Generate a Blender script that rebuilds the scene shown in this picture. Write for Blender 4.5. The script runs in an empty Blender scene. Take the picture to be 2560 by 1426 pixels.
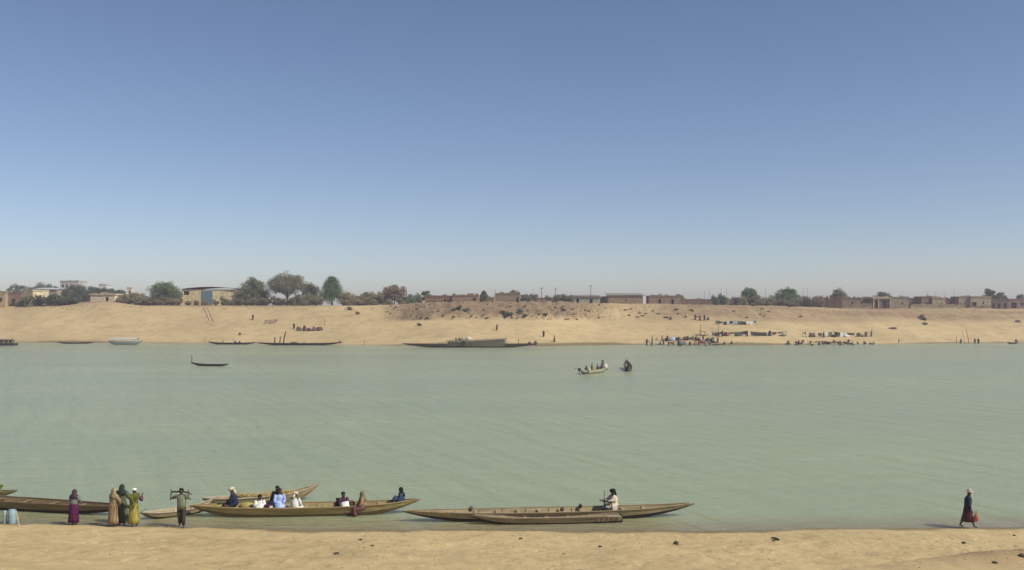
import bpy, bmesh, math, random
import numpy as np
from mathutils import Vector, Matrix

scene = bpy.context.scene
C = scene.collection
PI = math.pi
R = math.radians

# ---------------------------------------------------------------- camera, sky, sun, exposure
F, H, YH, CX = 2400.0, 9.9, 768.0, 1280.0      # focal length in photo pixels, eye height above the water, horizon row, centre column
cam_d = bpy.data.cameras.new('camera')
cam = bpy.data.objects.new('camera', cam_d)
C.objects.link(cam)
cam.location = (0, 0, H)
cam.rotation_euler = (R(90), 0, 0)
cam_d.sensor_width = 36.0
cam_d.lens = 36.0 * F / 2560.0
cam_d.shift_y = (YH - 713.0) / 2560.0
cam_d.clip_start = 0.5
cam_d.clip_end = 20000
scene.camera = cam

SUN_EL, SUN_AZ = R(46), R(116)     # azimuth clockwise from +Y: the sun stands to the right, behind the camera's shoulder
world = bpy.data.worlds.new('World')
scene.world = world
world.use_nodes = True
wn = world.node_tree
bg = wn.nodes['Background']
sky = wn.nodes.new('ShaderNodeTexSky')
sky.sky_type = 'NISHITA'
sky.sun_disc = False
sky.sun_elevation = SUN_EL
sky.sun_rotation = SUN_AZ
sky.altitude = 0
sky.air_density = .75
sky.dust_density = .4
sky.ozone_density = 1.0
hsv = wn.nodes.new('ShaderNodeHueSaturation')     # dusty dry-season air: the whole sky a little greyer and less green
hsv.inputs['Saturation'].default_value = 1.0
wn.links.new(sky.outputs[0], hsv.inputs['Color'])
tint = wn.nodes.new('ShaderNodeMix'); tint.data_type = 'RGBA'; tint.blend_type = 'MULTIPLY'
tint.inputs[0].default_value = 1.0
tint.inputs[7].default_value = (.978, .947, .985, 1)
wn.links.new(hsv.outputs[0], tint.inputs[6])
wn.links.new(tint.outputs[2], bg.inputs[0])
bg.inputs[1].default_value = .106

sun_d = bpy.data.lights.new('sun', 'SUN')
sun_d.energy = 4.6
sun_d.angle = R(0.55)
sun_d.color = (1.0, 0.93, 0.82)
sun = bpy.data.objects.new('sun', sun_d)
C.objects.link(sun)
to_sun = Vector((math.sin(SUN_AZ) * math.cos(SUN_EL), math.cos(SUN_AZ) * math.cos(SUN_EL), math.sin(SUN_EL)))
sun.rotation_euler = (-to_sun).to_track_quat('-Z', 'Y').to_euler()
sun.location = (60, -10, 60)

scene.view_settings.view_transform = 'Standard'
scene.view_settings.look = 'None'
scene.view_settings.gamma = 1.0
scene.view_settings.exposure = 0.0
scene.view_settings.use_curve_mapping = False
scene.render.engine = 'CYCLES'
scene.cycles.max_bounces = 6
scene.cycles.volume_bounces = 0

# ---------------------------------------------------------------- helpers
def vnoise(x, y, seed=0):
    """smooth 2-D value noise in -1..1, vectorised"""
    x = np.asarray(x, float); y = np.asarray(y, float)
    xi = np.floor(x); yi = np.floor(y)
    fx = x - xi; fy = y - yi
    fx = fx * fx * (3 - 2 * fx); fy = fy * fy * (3 - 2 * fy)
    def h(a, b):
        v = np.sin(a * 127.1 + b * 311.7 + seed * 74.7) * 43758.5453
        return (v - np.floor(v)) * 2 - 1
    return ((h(xi, yi) * (1 - fx) + h(xi + 1, yi) * fx) * (1 - fy)
            + (h(xi, yi + 1) * (1 - fx) + h(xi + 1, yi + 1) * fx) * fy)

def smooth(t):
    t = np.clip(t, 0, 1)
    return t * t * (3 - 2 * t)

def P(px, py, Y):
    """photo pixel at depth Y -> point"""
    return Vector(((px - CX) / F * Y, Y, H + (YH - py) / F * Y))

def wx(px, Y):
    return (px - CX) / F * Y

class MB:
    """collects verts and faces of one mesh"""
    def __init__(s):
        s.v, s.f = [], []
    def quad_grid(s, rows, close_u=False, close_v=False):
        b = len(s.v); n = len(rows); m = len(rows[0])
        for r in rows:
            s.v.extend([tuple(p) for p in r])
        for i in range(n if close_v else n - 1):
            for j in range(m if close_u else m - 1):
                i2, j2 = (i + 1) % n, (j + 1) % m
                s.f.append((b + i * m + j, b + i * m + j2, b + i2 * m + j2, b + i2 * m + j))
        return b
    def box(s, c, d, rot=None):
        b = len(s.v)
        for dx in (-.5, .5):
            for dy in (-.5, .5):
                for dz in (-.5, .5):
                    p = Vector((dx * d[0], dy * d[1], dz * d[2]))
                    if rot is not None:
                        p = rot @ p
                    s.v.append(tuple(Vector(c) + p))
        for q in ((0, 1, 3, 2), (4, 6, 7, 5), (0, 4, 5, 1), (2, 3, 7, 6), (0, 2, 6, 4), (1, 5, 7, 3)):
            s.f.append(tuple(b + i for i in q))
    def tube(s, pts, rad, n=7, side=None, fold=0, amp=0.0, cap=True, ph=0.0):
        """tube along pts; rad a number, or per point a number or (a,b)"""
        pts = [Vector(p) for p in pts]
        rows = []
        k = len(pts)
        sd = Vector(side) if side is not None else None
        for i, p in enumerate(pts):
            t = (pts[min(i + 1, k - 1)] - pts[max(i - 1, 0)])
            if t.length < 1e-6: t = Vector((0, 0, 1))
            t.normalize()
            ref = sd if sd is not None else (Vector((1, 0, 0)) if abs(t.x) < .9 else Vector((0, 1, 0)))
            a = ref - t * ref.dot(t)
            if a.length < 1e-4: a = Vector((0, 1, 0)) - t * t.y
            a.normalize()
            bb = t.cross(a)
            r = rad[i] if isinstance(rad, (list, tuple)) else rad
            ra, rb = r if isinstance(r, (list, tuple)) else (r, r)
            row = []
            for j in range(n):
                an = 2 * PI * j / n
                g = 1.0
                if fold:
                    g += amp * (i / max(1, k - 1)) * math.sin(an * fold + ph + .6 * i) + amp * .4 * math.sin(an * (fold + 2) * 1.0 + 1.7 * ph)
                row.append(p + a * (math.cos(an) * ra * g) + bb * (math.sin(an) * rb * g))
            rows.append(row)
        b = s.quad_grid(rows, close_u=True)
        if cap:
            s.f.append(tuple(b + j for j in range(n))[::-1])
            s.f.append(tuple(b + (k - 1) * n + j for j in range(n)))
    def ball(s, c, r, n=8, m=6, jit=0.0, rng=None):
        r = r if isinstance(r, (list, tuple)) else (r, r, r)
        rows = []
        for i in range(m + 1):
            th = PI * i / m
            row = []
            for j in range(n):
                an = 2 * PI * j / n
                g = 1 + (rng.uniform(-jit, jit) if rng else 0)
                row.append((c[0] + r[0] * g * math.sin(th) * math.cos(an), c[1] + r[1] * g * math.sin(th) * math.sin(an), c[2] + r[2] * g * math.cos(th)))
            rows.append(row)
        s.quad_grid(rows, close_u=True)
    def mesh(s, name):
        me = bpy.data.meshes.new(name)
        me.from_pydata(s.v, [], s.f)
        me.update()
        return me
    def build(s, name, m, parent=None, smooth_shade=False):
        me = s.mesh(name)
        return place(name, me, m, parent, smooth_shade)

def place(name, me, m, parent=None, smooth_shade=False):
    if m is not None:
        me.materials.clear(); me.materials.append(m)
    if smooth_shade:
        me.polygons.foreach_set('use_smooth', [True] * len(me.polygons))
    o = bpy.data.objects.new(name, me)
    C.objects.link(o)
    if parent is not None:
        o.parent = parent
    return o

def tag(o, label=None, cat=None, group=None, kind=None):
    if label: o['label'] = label
    if cat: o['category'] = cat
    if group: o['group'] = group
    if kind: o['kind'] = kind
    return o

def thing(name, label, cat, loc=(0, 0, 0), rz=0.0, group=None):
    o = bpy.data.objects.new(name, None)
    o.empty_display_size = .3
    C.objects.link(o)
    o.location = loc
    o.rotation_euler = (0, 0, rz)
    return tag(o, label, cat, group)

# ---------------------------------------------------------------- materials
def new_mat(name):
    m = bpy.data.materials.new(name)
    m.use_nodes = True
    nt = m.node_tree
    return m, nt, nt.nodes['Principled BSDF']

def N(nt, typ, **kw):
    n = nt.nodes.new(typ)
    for k, v in kw.items():
        setattr(n, k, v)
    return n

def noise_node(nt, vec, scale, detail=4, rough=.55):
    n = N(nt, 'ShaderNodeTexNoise')
    n.inputs['Scale'].default_value = scale
    n.inputs['Detail'].default_value = detail
    n.inputs['Roughness'].default_value = rough
    if vec is not None: nt.links.new(vec, n.inputs['Vector'])
    return n.outputs['Fac']

def ramp(nt, fac, stops):
    r = N(nt, 'ShaderNodeValToRGB')
    el = r.color_ramp.elements
    while len(el) < len(stops): el.new(.5)
    for e, (p, c) in zip(el, stops):
        e.position = p; e.color = (c[0], c[1], c[2], 1)
    nt.links.new(fac, r.inputs['Fac'])
    return r.outputs['Color']

def mixc(nt, fac, a, b, typ='MIX'):
    n = N(nt, 'ShaderNodeMix', data_type='RGBA', blend_type=typ)
    for i, v in ((0, fac), (6, a), (7, b)):
        if isinstance(v, (int, float)): n.inputs[i].default_value = v
        elif isinstance(v, tuple): n.inputs[i].default_value = (*v, 1)
        else: nt.links.new(v, n.inputs[i])
    return n.outputs[2]

def bump(nt, h, strength, dist, bsdf):
    b = N(nt, 'ShaderNodeBump')
    b.inputs['Strength'].default_value = strength
    b.inputs['Distance'].default_value = dist
    nt.links.new(h, b.inputs['Height'])
    nt.links.new(b.outputs[0], bsdf.inputs['Normal'])
    return b

def coords(nt, kind='Object', scale=(1, 1, 1)):
    tc = N(nt, 'ShaderNodeTexCoord')
    mp = N(nt, 'ShaderNodeMapping')
    mp.inputs['Scale'].default_value = scale
    nt.links.new(tc.outputs[kind], mp.inputs['Vector'])
    return mp.outputs[0]

_cache = {}
def plain(name, col, rough=.8, var=.25, scale=6.0, stretch=(1, 1, 1), bmp=.3, bdist=.01, spec=.3):
    """everyday procedural surface: mottled colour with fine relief"""
    key = (name, col)
    if key in _cache: return _cache[key]
    m, nt, b = new_mat(name)
    v = coords(nt, 'Object', stretch)
    n1 = noise_node(nt, v, scale, 5, .6)
    n2 = noise_node(nt, v, scale * 6.3, 3, .6)
    lo = tuple(c * (1 - var) for c in col); hi = tuple(min(1, c * (1 + var)) for c in col)
    c1 = ramp(nt, n1, [(.3, lo), (.7, hi)])
    c2 = mixc(nt, .35, c1, mixc(nt, 1.0, c1, ramp(nt, n2, [(.3, (.55, .55, .55)), (.7, (1.2, 1.2, 1.2))]), 'MULTIPLY'))
    nt.links.new(c2, b.inputs['Base Color'])
    b.inputs['Roughness'].default_value = rough
    b.inputs['Specular IOR Level'].default_value = spec
    if bmp: bump(nt, n2, bmp, bdist, b)
    _cache[key] = m
    return m

def leafy(name, col, var=.35, transl=.35):
    m, nt, b = new_mat(name)
    g = N(nt, 'ShaderNodeNewGeometry')
    rnd = g.outputs['Random Per Island']
    lo = tuple(c * (1 - var) for c in col); hi = tuple(c * (1 + var) for c in col)
    dry = (col[0] * 1.5 + .03, col[1] * 1.15 + .01, col[2] * .9)
    c = ramp(nt, rnd, [(0, lo), (.55, col), (.85, hi), (1, dry)])
    nt.links.new(c, b.inputs['Base Color'])
    b.inputs['Roughness'].default_value = .65
    b.inputs['Specular IOR Level'].default_value = .25
    tr = N(nt, 'ShaderNodeBsdfTranslucent')
    nt.links.new(c, tr.inputs['Color'])
    mx = N(nt, 'ShaderNodeMixShader')
    mx.inputs[0].default_value = transl
    nt.links.new(b.outputs[0], mx.inputs[1]); nt.links.new(tr.outputs[0], mx.inputs[2])
    nt.links.new(mx.outputs[0], nt.nodes['Material Output'].inputs['Surface'])
    return m

def wood(name, col, var=.35, scale=3.0):
    return plain(name, col, .78, var, scale, (.25, 3.0, 3.0), .5, .008)

def cloth(name, col, rough=.85):
    return plain('cloth_' + name, col, rough, .30, 5.0, (1, 1, 1), .25, .006, .15)

SAND = (.54, .415, .215)
def sand_mat(name, near):
    m, nt, b = new_mat(name)
    v = coords(nt, 'Object')
    big = noise_node(nt, v, .12 if near else .05, 4, .6)
    mid = noise_node(nt, v, 1.3 if near else .35, 5, .6)
    fine = noise_node(nt, v, 9.0 if near else 2.2, 6, .75)
    grain = noise_node(nt, v, 60.0 if near else 9.0, 3, .7)
    c = ramp(nt, big, [(.35, tuple(x * .88 for x in SAND)), (.65, tuple(x * 1.08 for x in SAND))])
    c = mixc(nt, .6, c, mixc(nt, 1.0, c, ramp(nt, mid, [(.3, (.70, .68, .64)), (.5, (1, 1, 1)), (.75, (1.12, 1.11, 1.08))]), 'MULTIPLY'))
    c = mixc(nt, .6, c, mixc(nt, 1.0, c, ramp(nt, fine, [(.30, (.45, .42, .36)), (.47, (1, 1, 1)), (.75, (1.18, 1.16, 1.12))]), 'MULTIPLY'))
    at = N(nt, 'ShaderNodeAttribute', attribute_name='soil_and_shade')
    sep = N(nt, 'ShaderNodeSeparateColor')
    nt.links.new(at.outputs['Color'], sep.inputs[0])
    # red: earthy bank soil plus shade painted on the near mound, green: wet sand, blue: dry grass / litter
    def broken(ch, k):
        a = N(nt, 'ShaderNodeMath', operation='ADD'); a.inputs[1].default_value = -.5
        nt.links.new(mid, a.inputs[0])
        mlt = N(nt, 'ShaderNodeMath', operation='MULTIPLY_ADD'); mlt.inputs[1].default_value = k * 1.6
        nt.links.new(a.outputs[0], mlt.inputs[0]); nt.links.new(ch, mlt.inputs[2])
        mm = N(nt, 'ShaderNodeMath', operation='SMOOTH_MIN', use_clamp=True); mm.inputs[2].default_value = .15
        nt.links.new(mlt.outputs[0], mm.inputs[0]); nt.links.new(ch, mm.inputs[1])
        return mm.outputs[0]
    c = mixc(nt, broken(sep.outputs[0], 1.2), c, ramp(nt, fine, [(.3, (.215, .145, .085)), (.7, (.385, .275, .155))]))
    c = mixc(nt, broken(sep.outputs[2], 1.8), c, ramp(nt, fine, [(.3, (.16, .11, .06)), (.7, (.37, .275, .15))]))
    c = mixc(nt, sep.outputs[1], c, (.145, .115, .06))
    nt.links.new(c, b.inputs['Base Color'])
    b.inputs['Roughness'].default_value = .95
    b.inputs['Specular IOR Level'].default_value = .106
    hsum = N(nt, 'ShaderNodeMath', operation='MULTIPLY_ADD')
    hsum.inputs[1].default_value = .5
    nt.links.new(fine, hsum.inputs[0]); nt.links.new(grain, hsum.inputs[2])
    bump(nt, hsum.outputs[0], .7, .03 if near else .18, b)
    return m

def water_mat():
    m, nt, b = new_mat('river_water')
    v = coords(nt, 'Object', (1, 1, 1))
    tc = N(nt, 'ShaderNodeTexCoord')
    mp = N(nt, 'ShaderNodeMapping'); mp.inputs['Rotation'].default_value = (0, 0, R(22)); mp.inputs['Scale'].default_value = (.45, 1.6, 1)
    nt.links.new(tc.outputs['Object'], mp.inputs[0])
    mp2 = N(nt, 'ShaderNodeMapping'); mp2.inputs['Rotation'].default_value = (0, 0, R(-14)); mp2.inputs['Scale'].default_value = (.16, .7, 1)
    nt.links.new(tc.outputs['Object'], mp2.inputs[0])
    ripple = noise_node(nt, mp.outputs[0], 1.5, 3, .55)
    swell = noise_node(nt, mp2.outputs[0], .55, 3, .5)
    # wind-driven crests running obliquely towards the near right
    ra = N(nt, 'ShaderNodeMapping'); ra.inputs['Rotation'].default_value = (0, 0, R(61))
    nt.links.new(tc.outputs['Object'], ra.inputs[0])
    rb = N(nt, 'ShaderNodeMapping'); rb.inputs['Scale'].default_value = (.10, .62, 1)
    nt.links.new(ra.outputs[0], rb.inputs[0])
    crest = noise_node(nt, rb.outputs[0], 1.0, 4, .5)
    mp3 = N(nt, 'ShaderNodeMapping'); mp3.inputs['Scale'].default_value = (.012, .045, 1)
    nt.links.new(tc.outputs['Object'], mp3.inputs[0])
    patch = noise_node(nt, mp3.outputs[0], 1.0, 4, .55)
    silt = ramp(nt, patch, [(.3, (.262, .308, .172)), (.7, (.318, .364, .212))])
    # shallow margin: the sand bed shows through the last couple of metres
    at = N(nt, 'ShaderNodeAttribute', attribute_name='shallow')
    c = mixc(nt, at.outputs['Fac'], silt, (.235, .185, .10))
    nt.links.new(c, b.inputs['Base Color'])
    b.inputs['Roughness'].default_value = .24
    b.inputs['IOR'].default_value = 1.333
    b.inputs['Specular IOR Level'].default_value = .32
    # calm lanes and rougher lanes
    lane = ramp(nt, patch, [(.35, (.35, .35, .35)), (.65, (1, 1, 1))])
    h = N(nt, 'ShaderNodeMath', operation='MULTIPLY_ADD'); h.inputs[1].default_value = .55
    nt.links.new(ripple, h.inputs[0]); nt.links.new(swell, h.inputs[2])
    h2 = N(nt, 'ShaderNodeMath', operation='MULTIPLY_ADD'); h2.inputs[1].default_value = 1.7
    nt.links.new(crest, h2.inputs[0]); nt.links.new(h.outputs[0], h2.inputs[2])
    bm = bump(nt, h2.outputs[0], .8, .36, b)
    b.subsurface_method = 'BURLEY'
    b.inputs['Subsurface Weight'].default_value = 1.0
    b.inputs['Subsurface Radius'].default_value = (1.0, 1.0, .8)
    b.inputs['Subsurface Scale'].default_value = .9
    ml = N(nt, 'ShaderNodeMath', operation='MULTIPLY'); ml.inputs[1].default_value = .9
    nt.links.new(lane, ml.inputs[0]); nt.links.new(ml.outputs[0], bm.inputs['Strength'])
    return m

# ---------------------------------------------------------------- terrain
FW_PX = [-2000, 0, 120, 220, 420, 640, 900, 1020, 1120, 1350, 1500, 1700, 1950, 2200, 2400, 2560, 4500]
FW_PY = [853, 853, 856.5, 857, 858, 860, 863, 864.5, 865.5, 865.5, 862, 863, 862.5, 860.5, 858, 857, 856]
FE_PX = [-2000, 0, 165, 215, 285, 325, 900, 1000, 1150, 1350, 1600, 1800, 2000, 2100, 2560, 4500]
FE_Z = [10.3, 10.4, 10.6, 11.9, 11.9, 10.5, 10.3, 10.6, 11.2, 11.3, 10.9, 10.5, 9.9, 9.4, 9.3, 9.3]
NS_PX = [-1500, 0, 180, 300, 500, 800, 1000, 1700, 2000, 2300, 2560, 4000]
NS_PY = [1304, 1308, 1312.5, 1317, 1320, 1325, 1328, 1328, 1325, 1321, 1320, 1317]

_gx = np.arange(-2000, 4500, 10.0)
_ker = np.exp(-np.linspace(-2.2, 2.2, 17) ** 2); _ker /= _ker.sum()
def _soft(xs_, ys_):
    v = np.interp(_gx, xs_, ys_)
    return np.convolve(np.pad(v, 8, 'edge'), _ker, 'valid')
_FW = _soft(FW_PX, FW_PY); _FE = _soft(FE_PX, FE_Z)
def far_shore(px):
    return H * F / (np.interp(px, _gx, _FW) - YH)

def far_z(x, Y, detail=True):
    x = np.asarray(x, float); Y = np.asarray(Y, float)
    px = x / Y * F + CX
    yw = far_shore(px) + (vnoise(x * .05, Y * .0, 3) * 2.0 + vnoise(x * .22, Y * 0, 4) * .6)
    s = Y - yw
    e = np.interp(px, _gx, _FE)
    cen = smooth((px - 960) / 90) * smooth((1500 - px) / 90)
    zb = 6.0 + .3 * cen
    t = np.clip((s - 28) / 22, 0, 1)
    face = zb + (e - zb) * (1 - (1 - t) ** 1.6)
    face = face + cen * .8 * smooth((s - 28) / 2.0) * (1 - t)
    z = np.where(s < 0, s * .09, np.where(s < 28, zb * (np.clip(s, 0, 28) / 28) ** 1.06, face))
    far = smooth((s - 55) / 250)
    z = z + (10.0 - e) * far * (s > 50)
    if detail:
        amp = np.clip(s / 20, 0, 1)
        z = z + amp * (.10 * vnoise(x * .16, Y * .2, 5) + .05 * vnoise(x * .6, Y * .7, 6))
        rough = cen * smooth((s - 27) / 3) * smooth((75 - s) / 15)
        crest_ = smooth((px - 1450) / 120) * smooth((s - 26) / 6) * smooth((62 - s) / 15)
        z = z + (rough * .45 + crest_ * .22) * vnoise(x * 1.1, Y * .16, 17) + crest_ * .18 * vnoise(x * .12, Y * .5, 18)
        z = z + rough * (.34 * vnoise(x * .35, Y * .3, 7) + .22 * vnoise(x * .9, Y * .8, 8))
        z = z + np.clip((s - 60) / 200, 0, 1) * .25 * vnoise(x * .02, Y * .02, 9)
    return np.maximum(z, -6.0)

def far_hit(px, py, y0=243.0, y1=420.0):
    """where the sight line of a photo pixel meets the far bank"""
    Y = np.arange(y0, y1, .25)
    x = (px - CX) / F * Y
    zr = H + (YH - py) / F * Y
    zt = np.maximum(far_z(x, Y), 0.0)
    k = np.argmax(zt >= zr) if (zt >= zr).any() else len(Y) - 1
    return Vector((x[k], Y[k], float(max(far_z(x[k], Y[k]), 0.0))))

def far_at(px, Y):
    x = wx(px, Y)
    return Vector((x, Y, float(far_z(x, Y))))

def near_z(x, Y):
    x = np.asarray(x, float); Y = np.asarray(Y, float)
    px = x / np.maximum(Y, 5) * F + CX
    sh = H * F / (np.interp(px, NS_PX, NS_PY) - YH) + .13 * vnoise(x * .35, 0 * x, 2) + .10 * vnoise(x * 1.3, 0 * x, 12) + .04 * vnoise(x * 4, 0 * x, 13)
    d = sh - Y
    z = np.where(d < 0, d * .12, .075 * np.clip(d, 0, 9) + .25 * np.clip(d - 9, 0, 30))
    z = z + np.clip(d / 3, 0, 1) * (.05 * vnoise(x * .7, Y * .9, 21) + .025 * vnoise(x * 2.3, Y * 2.6, 22))
    z = z + .62 * np.exp(-((x - 17.0) / 3.6) ** 2 - ((Y - 32.6) / 1.3) ** 2)
    return z

def near_hit(px, py):
    Y = np.arange(30.0, 60.0, .02)
    x = (px - CX) / F * Y
    zr = H + (YH - py) / F * Y
    zt = np.maximum(near_z(x, Y), 0.0)
    k = np.argmax(zt >= zr)
    return Vector((x[k], Y[k], float(near_z(x[k], Y[k]))))

def grid_mesh(name, xs, ys, zfun, soil_and_shade=None, m=None):
    X, Yy = np.meshgrid(xs, ys)
    Z = zfun(X, Yy)
    n, k = X.shape
    co = np.stack([X, Yy, Z], -1).reshape(-1, 3)
    idx = np.arange(n * k).reshape(n, k)
    fc = np.stack([idx[:-1, :-1], idx[:-1, 1:], idx[1:, 1:], idx[1:, :-1]], -1).reshape(-1, 4)
    me = bpy.data.meshes.new(name)
    me.vertices.add(len(co)); me.vertices.foreach_set('co', co.ravel())
    me.loops.add(fc.size); me.loops.foreach_set('vertex_index', fc.ravel())
    me.polygons.add(len(fc)); me.polygons.foreach_set('loop_start', np.arange(0, fc.size, 4)); me.polygons.foreach_set('loop_total', np.full(len(fc), 4))
    me.update(calc_edges=True)
    if soil_and_shade is not None:
        a = me.color_attributes.new('soil_and_shade', 'FLOAT_COLOR', 'POINT')
        a.data.foreach_set('color', soil_and_shade(X, Yy, Z).reshape(-1, 4).astype(np.float32).ravel())
    o = place(name, me, m, None, True)
    return o

def span(a, b, n, p=1.0):
    return list(a + (b - a) * (np.linspace(0, 1, n) ** p))

def far_soil(X, Y, Z):
    px = X / Y * F + CX
    s = Y - far_shore(px)
    cen = smooth((px - 930) / 120) * smooth((1560 - px) / 160)
    right = smooth((px - 1480) / 250)
    left = smooth((900 - px) / 200)
    red = right * smooth((s - 22) / 9) * (.8 + .35 * vnoise(X * .05, Y * .25, 41)) + cen * smooth((s - 25) / 4) * 1.0 + left * smooth((s - 42) / 8) * .8
    red = np.clip(red + smooth((s - 60) / 20), 0, 1)
    wet = smooth((2.6 - s) / 2.2) * .8
    lit = cen * smooth((s - 27) / 3) * smooth((70 - s) / 20) * .9 + right * smooth((s - 30) / 8) * smooth((60 - s) / 20) * smooth((2100 - px) / 300) * .55
    lit = lit + left * smooth((s - 46) / 6) * .8
    return np.stack([red, wet, np.clip(lit, 0, 1), np.ones_like(red)], -1)

ys = span(236, 330, 210) + span(331, 480, 90) + span(485, 1200, 50) + span(1230, 9000, 40, 1.8)
xs = span(-6000, -330, 40, .5) + span(-325, -190, 40) + span(-189, 189, 460) + span(190, 325, 40) + span(330, 6000, 40, 2.0)
xs[:40] = list(-np.array(span(330, 6000, 40, 2.0))[::-1])
tag(grid_mesh('far_bank', np.array(xs), np.array(ys), far_z, far_soil, sand_mat('far_sand', False)), kind='structure')

# near bank with footprints trodden into the sand
_rng = np.random.RandomState(5)
_tr = []
for _ in range(26):
    x0 = _rng.uniform(-24, 24); y0 = _rng.uniform(33.5, 42.5); a = _rng.uniform(-.5, .5) + (PI if _rng.rand() < .5 else 0)
    for k in range(_rng.randint(6, 22)):
        sx = (-1) ** k * .09
        _tr.append((x0 + math.cos(a) * k * .55 - math.sin(a) * sx, y0 + math.sin(a) * k * .55 + math.cos(a) * sx, a))
for _ in range(700):
    _tr.append((_rng.uniform(-25, 25), _rng.uniform(33, 43), _rng.uniform(0, PI)))
def near_z_detail(X, Y):
    Z = near_z(X, Y)
    xs1, ys1 = X[0], Y[:, 0]
    for (fx, fy, a) in _tr:
        j0, j1 = np.searchsorted(xs1, [fx - .4, fx + .4]); i0, i1 = np.searchsorted(ys1, [fy - .4, fy + .4])
        if j1 - j0 < 2 or i1 - i0 < 2: continue
        dx = X[i0:i1, j0:j1] - fx; dy = Y[i0:i1, j0:j1] - fy
        u = dx * math.cos(a) + dy * math.sin(a); v = -dx * math.sin(a) + dy * math.cos(a)
        q = (u / .15) ** 2 + (v / .075) ** 2
        ok = Z[i0:i1, j0:j1] > .06
        Z[i0:i1, j0:j1] += np.where(ok, -.045 * np.exp(-q) + .018 * np.exp(-(np.sqrt(q) - 1.6) ** 2 * 3), 0)
    return Z
def near_soil_and_shade(X, Y, Z):
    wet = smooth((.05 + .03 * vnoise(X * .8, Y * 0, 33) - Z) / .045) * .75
    red = .9 * np.exp(-((X - 16.5) / 3.4) ** 2 - ((Y - 32.8) / 1.5) ** 2)  # shaded slope of the corner mound, painted in as darker earth
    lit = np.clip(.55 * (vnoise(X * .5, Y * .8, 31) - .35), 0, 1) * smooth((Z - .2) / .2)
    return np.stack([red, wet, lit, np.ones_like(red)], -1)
ys = span(-400, -2, 30) + span(0, 31.6, 60) + span(31.8, 44.6, 165) + span(44.9, 60, 20)
xs = list(-np.array(span(27, 900, 30, 2.0))[::-1]) + span(-26.8, 26.8, 620) + span(27, 900, 30, 2.0)
tag(grid_mesh('near_bank', np.array(xs), np.array(ys), near_z_detail, near_soil_and_shade, sand_mat('near_sand', True)), kind='structure')

# the river
wme_x = span(-6000, -120, 12) + span(-100, 100, 160) + span(120, 6000, 12)
wme_y = span(38, 60, 60) + span(62, 330, 60)
wo = grid_mesh('river_water', np.array(wme_x), np.array(wme_y), lambda X, Y: X * 0, None, water_mat())
_sh = wo.data.attributes.new('shallow', 'FLOAT', 'POINT')
_co = np.empty(len(wo.data.vertices) * 3); wo.data.vertices.foreach_get('co', _co); _co = _co.reshape(-1, 3)
_nz = near_z(_co[:, 0], _co[:, 1]); _fz = far_z(_co[:, 0], _co[:, 1])
_sh.data.foreach_set('value', np.clip(.75 * smooth((np.maximum(_nz, -9) + .5) / .5) + .6 * smooth((np.where(_co[:, 1] > 200, _fz, -9) + .35) / .35), 0, 1).astype(np.float32))
tag(wo, kind='structure')

# ---------------------------------------------------------------- builders: people
SKIN = plain('dark_skin', (.055, .032, .022), .5, .15, 8, bmp=.1, spec=.4)
HAIR = plain('black_hair', (.012, .010, .009), .9, .2, 30)
EYE = plain('eye_white', (.5, .48, .44), .3, .05, 8, bmp=0)

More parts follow.
